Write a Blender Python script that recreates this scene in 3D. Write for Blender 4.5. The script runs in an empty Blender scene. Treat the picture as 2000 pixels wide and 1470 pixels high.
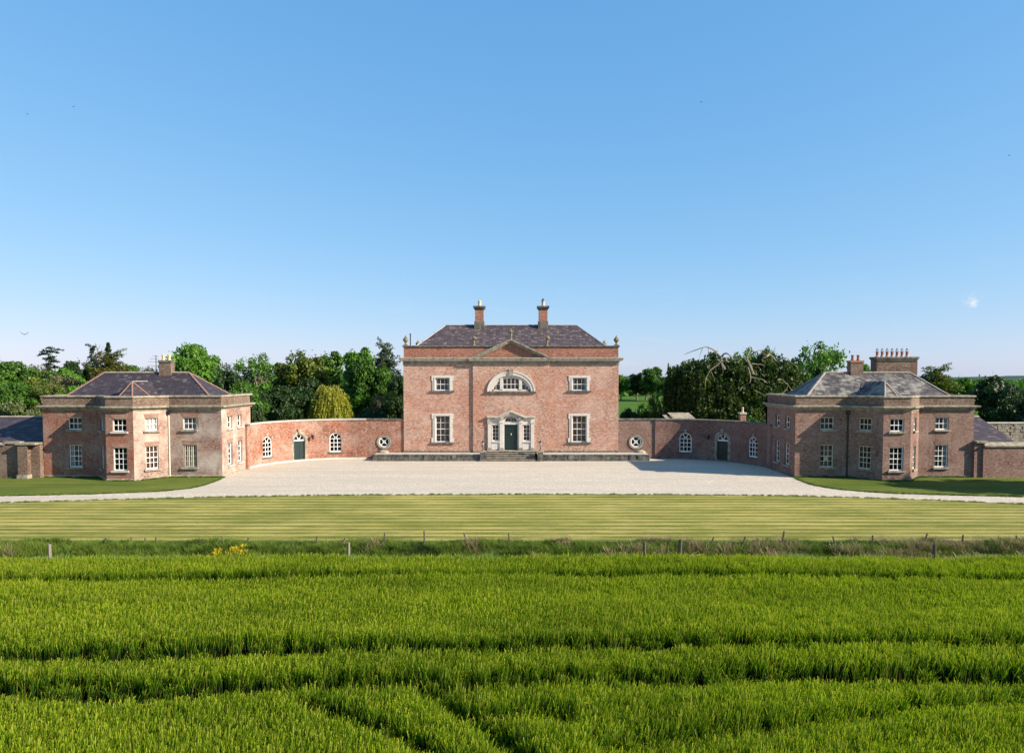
import bpy, math, random
import numpy as np
from mathutils import Vector, Matrix
R_ = random.Random(7)
sc = bpy.context.scene
COL = sc.collection
rad = math.radians
# ------------------------------------------------------------ camera, sky, sun, exposure
F = 1377.0; TH = rad(2.5); CAM = Vector((0, 0.3, 8.5))
cd = bpy.data.cameras.new('camera'); cam = bpy.data.objects.new('camera', cd); COL.objects.link(cam)
cd.sensor_width = 36; cd.lens = F / 2000 * 36; cd.shift_y = math.tan(TH) * F / 2000
cd.clip_start = 0.5; cd.clip_end = 20000
cam.location = CAM; cam.rotation_euler = (math.pi / 2 - TH, 0, 0); sc.camera = cam
SUN_AZ = math.atan2(12.1, -4.45); SUN_EL = rad(28.2)      # azimuth clockwise from +Y
W = bpy.data.worlds.new('World'); sc.world = W; W.use_nodes = True
nt = W.node_tree; bg = nt.nodes['Background']
sky = nt.nodes.new('ShaderNodeTexSky'); sky.sky_type = 'NISHITA'; sky.sun_disc = False
sky.sun_elevation = SUN_EL; sky.sun_rotation = SUN_AZ; sky.altitude = 0; sky.air_density = 1.0; sky.dust_density = 0.3; sky.ozone_density = 5.0
bg.inputs[1].default_value = 0.06
# the photograph's clear-sky colour response: each channel of the whole sky is lifted by one smooth power curve
sp_ = nt.nodes.new('ShaderNodeSeparateColor'); cb_ = nt.nodes.new('ShaderNodeCombineColor'); nt.links.new(sky.outputs[0], sp_.inputs[0])
for i_, (g_, k_) in enumerate(((.82, .93), (.49, .652), (.31, .662))):
    m1 = nt.nodes.new('ShaderNodeMath'); m1.operation = 'MULTIPLY'; m1.inputs[1].default_value = .06
    m2 = nt.nodes.new('ShaderNodeMath'); m2.operation = 'POWER'; m2.inputs[1].default_value = g_
    m3 = nt.nodes.new('ShaderNodeMath'); m3.operation = 'MULTIPLY'; m3.inputs[1].default_value = k_ / .06
    nt.links.new(sp_.outputs[i_], m1.inputs[0]); nt.links.new(m1.outputs[0], m2.inputs[0]); nt.links.new(m2.outputs[0], m3.inputs[0]); nt.links.new(m3.outputs[0], cb_.inputs[i_])
# a few faint fair-weather wisps low over the horizon
tc_ = nt.nodes.new('ShaderNodeTexCoord'); mp_ = nt.nodes.new('ShaderNodeMapping'); mp_.inputs['Scale'].default_value = (5, 5, 26); nz_ = nt.nodes.new('ShaderNodeTexNoise')
nz_.inputs['Scale'].default_value = 2.1; nz_.inputs['Detail'].default_value = 7; nz_.inputs['Roughness'].default_value = .6
rp_ = nt.nodes.new('ShaderNodeValToRGB'); rp_.color_ramp.elements[0].position = .60; rp_.color_ramp.elements[1].position = .82; rp_.color_ramp.elements[0].color = (0, 0, 0, 1); rp_.color_ramp.elements[1].color = (.30, .30, .30, 1)
mixc = nt.nodes.new('ShaderNodeMix'); mixc.data_type = 'RGBA'; mixc.inputs[7].default_value = (7.2, 7.4, 7.8, 1)
nt.links.new(tc_.outputs['Generated'], mp_.inputs[0]); nt.links.new(mp_.outputs[0], nz_.inputs['Vector']); nt.links.new(nz_.outputs['Fac'], rp_.inputs[0])
sz_ = nt.nodes.new('ShaderNodeSeparateXYZ'); nt.links.new(tc_.outputs['Generated'], sz_.inputs[0]); r2_ = nt.nodes.new('ShaderNodeValToRGB'); e_ = r2_.color_ramp.elements; e_[0].position = 0; e_[0].color = (1, 1, 1, 1); e_[1].position = .17; e_[1].color = (0, 0, 0, 1)
nt.links.new(sz_.outputs['Z'], r2_.inputs[0]); mm_ = nt.nodes.new('ShaderNodeMath'); mm_.operation = 'MULTIPLY'; nt.links.new(rp_.outputs[0], mm_.inputs[0]); nt.links.new(r2_.outputs[0], mm_.inputs[1]); nt.links.new(mm_.outputs[0], mixc.inputs[0])
nt.links.new(cb_.outputs[0], mixc.inputs[6]); # one small white puff low in the sky on the right
cdv = Vector(((1897 - 1000) / F, 1.0, (735 - 590) / F)).normalized(); vd_ = nt.nodes.new('ShaderNodeVectorMath'); vd_.operation = 'DISTANCE'; vd_.inputs[1].default_value = cdv
nt.links.new(tc_.outputs['Generated'], vd_.inputs[0]); r3_ = nt.nodes.new('ShaderNodeMapRange'); r3_.inputs[1].default_value = .013; r3_.inputs[2].default_value = .001; nt.links.new(vd_.outputs['Value'], r3_.inputs[0])
n2_ = nt.nodes.new('ShaderNodeTexNoise'); n2_.inputs['Scale'].default_value = 130; n2_.inputs['Detail'].default_value = 5; nt.links.new(tc_.outputs['Generated'], n2_.inputs['Vector']); r4_ = nt.nodes.new('ShaderNodeMapRange'); r4_.inputs[1].default_value = .45; r4_.inputs[2].default_value = .75; nt.links.new(n2_.outputs['Fac'], r4_.inputs[0])
m4_ = nt.nodes.new('ShaderNodeMath'); m4_.operation = 'MULTIPLY'; nt.links.new(r3_.outputs[0], m4_.inputs[0]); nt.links.new(r4_.outputs[0], m4_.inputs[1])
mix2 = nt.nodes.new('ShaderNodeMix'); mix2.data_type = 'RGBA'; mix2.inputs[7].default_value = (7.6, 7.7, 7.8, 1); nt.links.new(m4_.outputs[0], mix2.inputs[0]); nt.links.new(mixc.outputs[2], mix2.inputs[6]); nt.links.new(mix2.outputs[2], bg.inputs[0])
sl = bpy.data.lights.new('sun', 'SUN'); sl.energy = 5.0; sl.angle = rad(0.5); sl.color = (1, .90, .76)
so = bpy.data.objects.new('sun', sl); COL.objects.link(so)
sdir = Vector((math.sin(SUN_AZ) * math.cos(SUN_EL), math.cos(SUN_AZ) * math.cos(SUN_EL), math.sin(SUN_EL)))
so.rotation_euler = sdir.to_track_quat('Z', 'Y').to_euler(); so.location = (40, -20, 40)
sc.view_settings.view_transform = 'Standard'; sc.view_settings.look = 'None'; sc.view_settings.gamma = 1
sc.view_settings.use_curve_mapping = False; sc.view_settings.exposure = 1.0
sc.cycles.max_bounces = 6; sc.cycles.transparent_max_bounces = 12

# ------------------------------------------------------------ measuring: photograph pixel <-> place
def ray(x, y):
    return Vector(((x - 1000) / F, math.cos(TH) - math.sin(TH) * ((y - 735) / F - math.tan(TH)),
                   -math.sin(TH) - math.cos(TH) * ((y - 735) / F - math.tan(TH))))
def U(x, y, D):
    r = ray(x, y); t = (D - CAM.y) / r.y; p = CAM + r * t; return p.x, p.z
def G(x, y, z=0):
    r = ray(x, y); t = (z - CAM.z) / r.z; p = CAM + r * t; return p.x, p.y
def proj(p):
    d = Vector(p) - CAM; zc = d.y * math.cos(TH) - d.z * math.sin(TH); yc = -d.y * math.sin(TH) - d.z * math.cos(TH)
    return 1000 + F * d.x / zc, 735 + F * (yc / zc + math.tan(TH))

# ------------------------------------------------------------ object helpers
WM = {}
def link(name, data, parent=None, M=None):
    o = bpy.data.objects.new(name, data); COL.objects.link(o)
    M = M if M is not None else Matrix.Identity(4)
    if parent is not None:
        o.parent = parent; o.matrix_basis = WM[parent.name].inverted() @ M
    else: o.matrix_basis = M
    WM[o.name] = M.copy(); return o
def T(x, y, z, s=(1, 1, 1), rz=0):
    return Matrix.Translation((x, y, z)) @ Matrix.Rotation(rz, 4, 'Z') @ Matrix.Diagonal((*s, 1))
def tag(o, label, cat, group=None, kind=None):
    if label: o['label'] = label
    if cat: o['category'] = cat
    if group: o['group'] = group
    if kind: o['kind'] = kind
    return o
def thing(name, label, cat, loc=(0, 0, 0), group=None):
    return tag(link(name, None, None, Matrix.Translation(loc)), label, cat, group)
class MB:
    def __init__(s): s.v = []; s.f = []; s.uv = []; s.m = []
    def face(s, pts, uv=None, m=0):
        b = len(s.v); s.v += [tuple(p) for p in pts]; s.f.append(tuple(range(b, b + len(pts)))); s.uv.append(uv); s.m.append(m)
    def box(s, x0, x1, y0, y1, z0, z1, m=0, M=None):
        c = [Vector(p) for p in ((x0,y0,z0),(x1,y0,z0),(x1,y1,z0),(x0,y1,z0),(x0,y0,z1),(x1,y0,z1),(x1,y1,z1),(x0,y1,z1))]
        if M is not None: c = [M @ p for p in c]
        for q in ((0,3,2,1),(4,5,6,7),(0,1,5,4),(1,2,6,5),(2,3,7,6),(3,0,4,7)): s.face([c[i] for i in q], m=m)
    def bar(s, p, q, w, d, M=None, m=0):     # bar in xz-plane from p to q, width w, depth range d=(y0,y1)
        p = Vector((p[0], 0, p[1])); q = Vector((q[0], 0, q[1])); t = (q - p).normalized(); n = Vector((-t.z, 0, t.x)) * w / 2
        c = [p - n, q - n, q + n, p + n]
        A = [Vector((a.x, d[0], a.z)) for a in c]; B = [Vector((a.x, d[1], a.z)) for a in c]
        if M is not None: A = [M @ a for a in A]; B = [M @ a for a in B]
        s.face(A, m=m); s.face(B[::-1], m=m)
        for i in range(4): j = (i + 1) % 4; s.face([A[j], A[i], B[i], B[j]], m=m)
    def prism(s, poly, d, m=0, cap=True):    # poly in xz, extruded in y over d
        A = [Vector((x, d[0], z)) for x, z in poly]; B = [Vector((x, d[1], z)) for x, z in poly]
        if cap: s.face(A, m=m); s.face(B[::-1], m=m)
        for i in range(len(A)): j = (i + 1) % len(A); s.face([A[j], A[i], B[i], B[j]], m=m)
    def ring(s, outer, inner, d, m=0, closed=False):
        n = len(outer); rng = range(n if closed else n - 1)
        V = lambda p, y: Vector((p[0], y, p[1]))
        for i in rng:
            j = (i + 1) % n
            s.face([V(outer[i], d[0]), V(outer[j], d[0]), V(inner[j], d[0]), V(inner[i], d[0])], m=m)
            s.face([V(outer[i], d[1]), V(outer[j], d[1]), V(inner[j], d[1]), V(inner[i], d[1])], m=m)
            s.face([V(outer[i], d[0]), V(outer[j], d[0]), V(outer[j], d[1]), V(outer[i], d[1])], m=m)
            s.face([V(inner[i], d[0]), V(inner[j], d[0]), V(inner[j], d[1]), V(inner[i], d[1])], m=m)
        if not closed:
            for i in (0, n - 1): s.face([V(outer[i], d[0]), V(inner[i], d[0]), V(inner[i], d[1]), V(outer[i], d[1])], m=m)
    def lathe(s, prof, c=(0, 0, 0), n=14, m=0):
        P = [[Vector((c[0] + r * math.cos(2*math.pi*i/n), c[1] + r * math.sin(2*math.pi*i/n), c[2] + z)) for i in range(n)] for r, z in prof]
        for a, b in zip(P, P[1:]):
            for i in range(n): j = (i + 1) % n; s.face([a[i], a[j], b[j], b[i]], m=m)
        s.face(P[-1], m=m); s.face(P[0][::-1], m=m)
    def tube(s, pts, rs, n=6, m=0):
        pts = [Vector(p) for p in pts]; prev = None; rings = []
        for i, p in enumerate(pts):
            t = (pts[min(i+1, len(pts)-1)] - pts[max(i-1, 0)]).normalized()
            a = t.cross(Vector((0.13, 0.37, 0.92)));
            if a.length < 1e-3: a = t.cross(Vector((1, 0, 0)))
            a.normalize()
            if prev is not None:
                a = (prev - t * prev.dot(t)); a = a.normalized() if a.length > 1e-4 else t.orthogonal().normalized()
            prev = a; b = t.cross(a); r = rs[i] if hasattr(rs, '__len__') else rs
            rings.append([p + (a * math.cos(2*math.pi*k/n) + b * math.sin(2*math.pi*k/n)) * r for k in range(n)])
        for A, B in zip(rings, rings[1:]):
            for k in range(n): l = (k + 1) % n; s.face([A[k], A[l], B[l], B[k]], m=m)
        s.face(rings[-1], m=m); s.face(rings[0][::-1], m=m)
    def sweep(s, prof, path, closed=False, caps=True):   # outward = right-hand side of travel
        n = len(path); P = [Vector(p) for p in path]; offs = []
        for i in range(n):
            d1 = (P[i] - P[i-1]) if (i > 0 or closed) else None
            d2 = (P[(i+1) % n] - P[i]) if (i < n-1 or closed) else None
            ns = [Vector((d.y, -d.x)).normalized() for d in (d1, d2) if d is not None]
            offs.append(ns[0] if len(ns) == 1 else (ns[0] + ns[1]) / (1 + ns[0].dot(ns[1])))
        sec = [[Vector((P[i].x + offs[i].x * o, P[i].y + offs[i].y * o, z)) for o, z in prof] for i in range(n)]
        for i in range(n if closed else n - 1):
            a, b = sec[i], sec[(i+1) % n]
            for k in range(len(prof)): l = (k+1) % len(prof); s.face([a[k], b[k], b[l], a[l]])
        if caps and not closed: s.face(sec[0]); s.face(sec[-1][::-1])
    def build(s, name, mats, parent=None, M=None, smooth=False, weld=False):
        me = mesh_of(s, name, mats, smooth); return link(name, me, parent, M)
def mesh_of(s, name, mats, smooth=False):
    me = bpy.data.meshes.new(name); me.from_pydata(s.v, [], s.f)
    for m in (mats if isinstance(mats, (list, tuple)) else [mats]): me.materials.append(m)
    ul = me.uv_layers.new(name='UVMap'); uv = np.zeros(len(me.loops) * 2, 'f'); k = 0
    for fi, f in enumerate(s.f):
        u = s.uv[fi]
        if u is None:
            a, b, c = Vector(s.v[f[0]]), Vector(s.v[f[1]]), Vector(s.v[f[2]]); n = (b - a).cross(c - a)
            if n.length < 1e-9 and len(f) > 3: n = (c - a).cross(Vector(s.v[f[3]]) - a)
            n = n.normalized() if n.length > 0 else Vector((0, 0, 1))
            if abs(n.z) > .8: u = [(s.v[i][0], s.v[i][1]) for i in f]
            else:
                t = Vector((-n.y, n.x, 0)).normalized()
                if abs(t.x) > abs(t.y) and t.x < 0 or abs(t.x) <= abs(t.y) and t.y < 0: t = -t
                u = [(Vector(s.v[i]).dot(t), s.v[i][2]) for i in f]
        for q in u: uv[k] = q[0]; uv[k+1] = q[1]; k += 2
    ul.data.foreach_set('uv', uv); me.polygons.foreach_set('material_index', s.m)
    if smooth: me.polygons.foreach_set('use_smooth', [True] * len(s.f))
    me.update(); return me
def quads_mesh(name, V, mats, tone=None, uv=None, per=4):    # V: (n,per,3) numpy
    n = len(V); me = bpy.data.meshes.new(name)
    me.vertices.add(n * per); me.vertices.foreach_set('co', V.reshape(-1).astype('f'))
    me.loops.add(n * per); me.loops.foreach_set('vertex_index', np.arange(n * per, dtype='i'))
    me.polygons.add(n); me.polygons.foreach_set('loop_start', np.arange(0, n * per, per, dtype='i'))
    if tone is not None:
        a = me.attributes.new('tone', 'FLOAT', 'FACE'); a.data.foreach_set('value', tone.astype('f'))
    if uv is not None:
        u = me.uv_layers.new(name='UVMap'); u.data.foreach_set('uv', uv.reshape(-1).astype('f'))
    for m in (mats if isinstance(mats, (list, tuple)) else [mats]): me.materials.append(m)
    me.update(calc_edges=True); me.validate(); return me

# ------------------------------------------------------------ materials
class NT:
    def __init__(s, name, rough=.8, spec=.3):
        s.m = bpy.data.materials.new(name); s.m.use_nodes = True; s.t = s.m.node_tree
        s.b = s.t.nodes['Principled BSDF']; s.b.inputs['Roughness'].default_value = rough; s.b.inputs['Specular IOR Level'].default_value = spec
    def n(s, ty, **kw):
        x = s.t.nodes.new('ShaderNode' + ty)
        for k, v in kw.items():
            if k.startswith('i_'): x.inputs[k[2:].replace('_', ' ')].default_value = v
            else: setattr(x, k, v)
        return x
    def l(s, a, b): s.t.links.new(a, b)
    def pos(s, scale=(1, 1, 1)):
        g = s.n('NewGeometry'); mp = s.n('Mapping'); mp.inputs['Scale'].default_value = scale; s.l(g.outputs['Position'], mp.inputs['Vector']); return mp.outputs[0]
    def noise(s, scale, vec=None, detail=4, rough=.6):
        x = s.n('TexNoise', i_Scale=scale, i_Detail=detail, i_Roughness=rough); s.l(vec if vec is not None else s.pos(), x.inputs['Vector']); return x.outputs['Fac']
    def ramp(s, fac, stops, interp='LINEAR'):
        r = s.n('ValToRGB'); s.l(fac, r.inputs[0]); e = r.color_ramp; e.interpolation = interp
        while len(e.elements) < len(stops): e.elements.new(.5)
        for q, (p, c) in zip(e.elements, stops): q.position = p; q.color = (*c, 1) if len(c) == 3 else c
        return r.outputs[0]
    def mix(s, fac, a, b, mode='MIX'):
        x = s.n('Mix', data_type='RGBA', blend_type=mode)
        for v, i in ((fac, 0), (a, 6), (b, 7)):
            if isinstance(v, (int, float)): x.inputs[i].default_value = v
            elif isinstance(v, tuple): x.inputs[i].default_value = (*v, 1)
            else: s.l(v, x.inputs[i])
        return x.outputs[2]
    def math(s, op, a, b=0.0):
        x = s.n('Math', operation=op)
        for i, v in enumerate((a, b)):
            if isinstance(v, (int, float)): x.inputs[i].default_value = v
            else: s.l(v, x.inputs[i])
        return x.outputs[0]
    def bump(s, h, strength=.5, dist=.02):
        b = s.n('Bump', i_Strength=strength, i_Distance=dist); s.l(h, b.inputs['Height']); s.l(b.outputs[0], s.b.inputs['Normal'])
    def col(s, c):
        if isinstance(c, tuple): s.b.inputs['Base Color'].default_value = (*c, 1)
        else: s.l(c, s.b.inputs['Base Color'])
        return s
g3 = lambda v: (v, v, v)
def brick_mat(name, c1, c2, mortar, lime=.3, limec=(.62, .55, .49), dark=.25, red=None, seed=0, ms=.012, sc_=1.0, course=.5, blotch=.75):
    a = NT(name, .9, .15); uv = a.n('UVMap').outputs[0]
    mp = a.n('Mapping'); mp.inputs['Location'].default_value = (seed * 3.1, 0, 0); a.l(uv, mp.inputs['Vector'])
    b = a.n('TexBrick', i_Scale=1.0); b.inputs['Color1'].default_value = (*c1, 1); b.inputs['Color2'].default_value = (*c2, 1); b.inputs['Mortar'].default_value = (*mortar, 1)
    b.inputs['Mortar Size'].default_value = ms; b.inputs['Brick Width'].default_value = .235 * sc_; b.inputs['Row Height'].default_value = .082 * sc_; b.inputs['Bias'].default_value = 0
    b.inputs['Mortar Smooth'].default_value = .2; a.l(mp.outputs[0], b.inputs['Vector'])
    c = b.outputs['Color']; P = a.pos()
    fine = a.noise(3.8 + .1 * seed, a.pos((1, 1, 1.9)), 3, .8)       # brick-to-brick blotches
    c = a.mix(a.ramp(fine, [(.50, g3(0)), (.60, g3(blotch))]), c, a.mix(.75, c1, limec))
    c = a.mix(a.ramp(a.noise(4.8, a.pos((1, 1, 2.2)), 3, .8), [(.50, g3(0)), (.60, g3(blotch))]), c, tuple(x * .42 for x in c2))
    c = a.mix(a.ramp(a.noise(1.0, a.pos((1.6, 1.6, 9)), 4, .8), [(.47, g3(0)), (.58, g3(course))]), c, a.mix(.55, c2, tuple(x * .6 for x in limec)))
    big = a.noise(.33 + .02 * seed, a.pos((1, 1, 1.3)), 6, .68)
    if red: c = a.mix(a.ramp(a.noise(.45, a.pos((1.1, .9, 1.6)), 5, .65), [(.42, g3(0)), (.62, g3(.75))]), c, a.mix(.5, c, red))
    c = a.mix(a.ramp(big, [(.5 - lime * .25, g3(0)), (.78 - lime * .2, g3(min(1, lime * 1.6)))]), c, limec)
    st = a.noise(1.1, a.pos((1.6, 1.6, .35)), 5, .7)
    c = a.mix(a.ramp(st, [(.55, g3(0)), (.75, g3(dark))]), c, (.06, .045, .035))
    a.col(c); a.bump(a.math('ADD', a.math('MULTIPLY', b.outputs['Fac'], -1.0), a.math('MULTIPLY', fine, .7)), .8, .02); return a.m
def stone_mat(name, base, stain=(.12, .10, .08), amt=.5, lichen=None, rough=.85, bscale=6):
    a = NT(name, rough, .2)
    c = a.mix(a.noise(5, None, 6, .7), tuple(x * .72 for x in base), base)
    c = a.mix(a.ramp(a.noise(1.7, a.pos((1.5, 1.5, .8)), 7, .75), [(.62 - .3 * amt, g3(0)), (.85 - .22 * amt, g3(min(1, amt * 1.3)))]), c, stain)
    if lichen: c = a.mix(a.ramp(a.noise(3.3, None, 6, .8), [(.56, g3(0)), (.66, g3(.8))]), c, lichen)
    a.col(c); a.bump(a.noise(bscale * 3, None, 6, .75), .5, .03); return a.m
def plain(name, c, rough=.6, spec=.4, var=.25, scale=4):
    a = NT(name, rough, spec); a.col(a.mix(a.noise(scale, None, 5, .7), tuple(x * (1 - var) for x in c), tuple(min(1, x * (1 + var * .6)) for x in c))); return a.m
MT = {}
MT['brick_house'] = brick_mat('brick_house', (.52, .255, .17), (.32, .14, .095), (.60, .47, .37), .26, (.72, .57, .46), .30, (.48, .19, .11), seed=1, blotch=.85)
MT['brick_parapet'] = brick_mat('brick_parapet', (.40, .125, .07), (.26, .075, .045), (.40, .27, .2), .12, (.5, .36, .28), .3, seed=2)
MT['brick_left'] = brick_mat('brick_left', (.32, .10, .055), (.15, .045, .03), (.44, .34, .27), .52, (.62, .54, .45), .6, (.38, .09, .04), seed=3, course=.9, blotch=.8)
MT['brick_left_red'] = brick_mat('brick_left_red', (.30, .095, .055), (.16, .048, .03), (.34, .24, .18), .26, (.48, .39, .32), .6, (.33, .08, .035), seed=9, course=.9, blotch=.8)
MT['brick_left_brown'] = brick_mat('brick_left_brown', (.24, .10, .065), (.11, .05, .035), (.40, .33, .27), .46, (.54, .46, .39), .95, (.30, .09, .045), seed=10, course=.9, blotch=.85)
MT['brick_right'] = brick_mat('brick_right', (.27, .115, .08), (.14, .055, .04), (.34, .26, .21), .28, (.40, .31, .25), .7, seed=4, course=.8, blotch=.8)
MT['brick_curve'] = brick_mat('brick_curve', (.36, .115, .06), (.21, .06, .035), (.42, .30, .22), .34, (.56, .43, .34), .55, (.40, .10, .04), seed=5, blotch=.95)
MT['brick_curve_shaded'] = brick_mat('brick_curve_shaded', (.24, .085, .06), (.13, .05, .038), (.26, .19, .155), .25, (.34, .26, .22), .5, seed=6)  # darker copy of brick_curve, with the right wall's shade in its colour
MT['brick_old'] = brick_mat('brick_old', (.19, .095, .06), (.10, .05, .033), (.25, .19, .145), .28, (.33, .27, .21), .85, seed=7, course=.6, blotch=.9)
MT['brick_red'] = brick_mat('brick_red', (.38, .13, .075), (.26, .09, .055), (.40, .28, .2), .3, (.5, .4, .32), .3, seed=8)
MT['stone'] = stone_mat('stone', (.42, .36, .27), (.06, .055, .045), .7)
MT['stone_dark'] = stone_mat('stone_dark', (.24, .22, .18), (.028, .027, .025), .85)
MT['stone_cornice'] = stone_mat('stone_cornice', (.40, .36, .29), (.06, .055, .045), .65, (.35, .31, .12))
MT['stone_pale'] = stone_mat('stone_pale', (.56, .50, .42), (.18, .16, .13), .45)
MT['stone_white'] = stone_mat('stone_white', (.66, .61, .54), (.26, .23, .20), .42)
MT['stone_terrace'] = stone_mat('stone_terrace', (.20, .19, .165), (.022, .022, .022), .85)
MT['urn'] = stone_mat('urn_stone', (.25, .205, .13), (.05, .042, .03), .6, (.30, .23, .09))
MT['lead'] = plain('lead', (.30, .31, .33), .55, .5, .3, 2)
MT['white'] = plain('white_paint', (.80, .79, .75), .5, .4, .12, 8)
MT['cream'] = plain('cream_paint', (.62, .58, .46), .6, .3, .25, 8)
MT['green_door'] = plain('green_door_paint', (.006, .022, .020), .4, .5, .3, 6)
MT['dark_door'] = plain('dark_door_paint', (.018, .022, .016), .5, .4, .3, 6)
MT['iron'] = plain('black_iron', (.015, .015, .016), .5, .5)
MT['room'] = plain('unlit_room_dark', (.022, .019, .017), .9, .1, .4, 1.5)  # near-black colour stands in for the darkness of unlit rooms
MT['curtain'] = plain('curtain_cloth', (.62, .60, .56), .9, .1, .2, 9)
MT['brown_curtain'] = plain('brown_shutter', (.20, .10, .06), .8, .1, .4, 9)
MT['clay'] = plain('yellow_clay', (.62, .46, .25), .8, .2, .2, 3)
MT['clay_red'] = plain('red_clay', (.35, .15, .10), .8, .2, .3, 3)
MT['terracotta'] = stone_mat('terracotta_ridge', (.26, .125, .085), (.20, .175, .155), .7)
MT['ridge_pale'] = stone_mat('pale_ridge', (.38, .33, .27), (.20, .11, .08), .6)
a = NT('window_glass', .04, .9); a.b.inputs['Base Color'].default_value = (.01, .012, .014, 1)
gt = a.n('BsdfTransparent'); gt.inputs[0].default_value = (.75, .78, .78, 1); gg = a.n('BsdfGlossy'); gg.inputs['Roughness'].default_value = .03
fr = a.n('Fresnel', i_IOR=1.38); ms_ = a.n('MixShader'); a.l(fr.outputs[0], ms_.inputs[0]); a.l(gt.outputs[0], ms_.inputs[1]); a.l(gg.outputs[0], ms_.inputs[2])
a.l(ms_.outputs[0], a.t.nodes['Material Output'].inputs[0]); MT['glass'] = a.m
def slate_mat(name, ramp_, moss=None, rough=.6):
    a = NT(name, rough, .45); at = a.n('Attribute', attribute_name='tone').outputs['Fac']
    c = a.ramp(at, ramp_)
    c = a.mix(a.noise(7, None, 5, .7), a.mix(.5, c, (.03, .025, .03)), c)
    if moss:
        c = a.mix(a.ramp(a.noise(.5, a.pos((1, 1.4, 1)), 7, .8), [(moss[0], g3(0)), (moss[0] + .13, g3(moss[1]))]), c, moss[2])
    a.col(c); a.bump(a.noise(15, None, 4, .7), .4, .02); return a.m
MT['slate_house'] = slate_mat('slate_house', [(0, (.07, .05, .055)), (.55, (.11, .082, .085)), (.9, (.15, .115, .11)), (1, (.22, .175, .14))], (.60, .30, (.24, .18, .12)))
MT['slate_left'] = slate_mat('slate_left', [(0, (.040, .030, .036)), (.7, (.062, .046, .054)), (.95, (.085, .065, .07)), (1, (.14, .12, .11))], (.70, .30, (.24, .21, .18)))
MT['slate_right'] = slate_mat('slate_right', [(0, (.042, .036, .037)), (.5, (.078, .067, .065)), (.85, (.115, .10, .094)), (1, (.26, .24, .20))], (.47, .75, (.34, .31, .26)))
MT['slate_wing'] = slate_mat('slate_wing', [(0, (.05, .037, .045)), (.8, (.075, .055, .065)), (1, (.13, .10, .11))], (.62, .35, (.17, .15, .14)))
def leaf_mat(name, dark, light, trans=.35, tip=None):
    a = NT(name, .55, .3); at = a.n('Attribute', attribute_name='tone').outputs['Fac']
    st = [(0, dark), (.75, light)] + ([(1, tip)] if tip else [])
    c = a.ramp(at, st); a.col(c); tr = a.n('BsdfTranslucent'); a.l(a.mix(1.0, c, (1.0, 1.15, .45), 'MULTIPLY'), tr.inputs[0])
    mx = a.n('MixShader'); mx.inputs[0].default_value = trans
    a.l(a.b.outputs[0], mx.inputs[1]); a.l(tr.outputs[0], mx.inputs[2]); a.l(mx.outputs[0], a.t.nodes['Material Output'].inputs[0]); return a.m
MT['leaf_green'] = leaf_mat('leaf_green', (.014, .042, .006), (.078, .175, .016))
MT['leaf_bright'] = leaf_mat('leaf_bright', (.020, .060, .006), (.105, .24, .015))
MT['leaf_dark'] = leaf_mat('leaf_dark', (.009, .024, .005), (.028, .062, .009), .25)
MT['leaf_olive'] = leaf_mat('leaf_olive', (.035, .055, .010), (.13, .165, .022))
MT['leaf_yellow'] = leaf_mat('leaf_yellow', (.11, .125, .012), (.38, .36, .04), .4)
MT['leaf_blossom'] = leaf_mat('leaf_blossom', (.03, .055, .012), (.09, .12, .03), .3, (.42, .38, .24))
MT['leaf_conifer'] = leaf_mat('leaf_conifer', (.016, .034, .014), (.045, .075, .028), .15)
MT['leaf_conifer_gold'] = leaf_mat('leaf_conifer_gold', (.03, .045, .010), (.12, .12, .02), .2)
MT['leaf_weep'] = leaf_mat('leaf_weep', (.010, .026, .005), (.075, .12, .016), .35, (.17, .17, .045))
MT['leaf_tan'] = leaf_mat('leaf_tan', (.07, .065, .03), (.20, .16, .09), .3)
MT['bark'] = plain('bark', (.16, .125, .09), .9, .1, .5, 3)
MT['bark_pale'] = plain('pale_bark', (.26, .215, .16), .9, .1, .4, 3)
# ------------------------------------------------------------ ground
def sheet(name, pts, z, mat, skirt=0, label=None):
    mb = MB(); top = [(x, y, z) for x, y in pts]; mb.face(top)
    if skirt:
        for i in range(len(pts)):
            j = (i + 1) % len(pts); mb.face([top[i], (pts[i][0], pts[i][1], z - skirt), (pts[j][0], pts[j][1], z - skirt), top[j]])
    o = mb.build(name, mat); o['kind'] = 'structure'; return o
a = NT('pasture', .95, .1); P = a.pos()
c = a.mix(a.noise(.06, P, 6, .7), (.045, .10, .010), (.09, .17, .018)); c = a.mix(a.ramp(a.noise(1.3, P, 6, .7), [(.35, g3(0)), (.7, g3(.6))]), c, (.04, .08, .01)); a.col(c)
a.bump(a.noise(3, P, 6, .7), .6, .15); MT['pasture'] = a.m
a = NT('soil', .95, .1); a.col(a.mix(a.noise(6), (.012, .018, .008), (.022, .035, .012))); MT['soil'] = a.m
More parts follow.
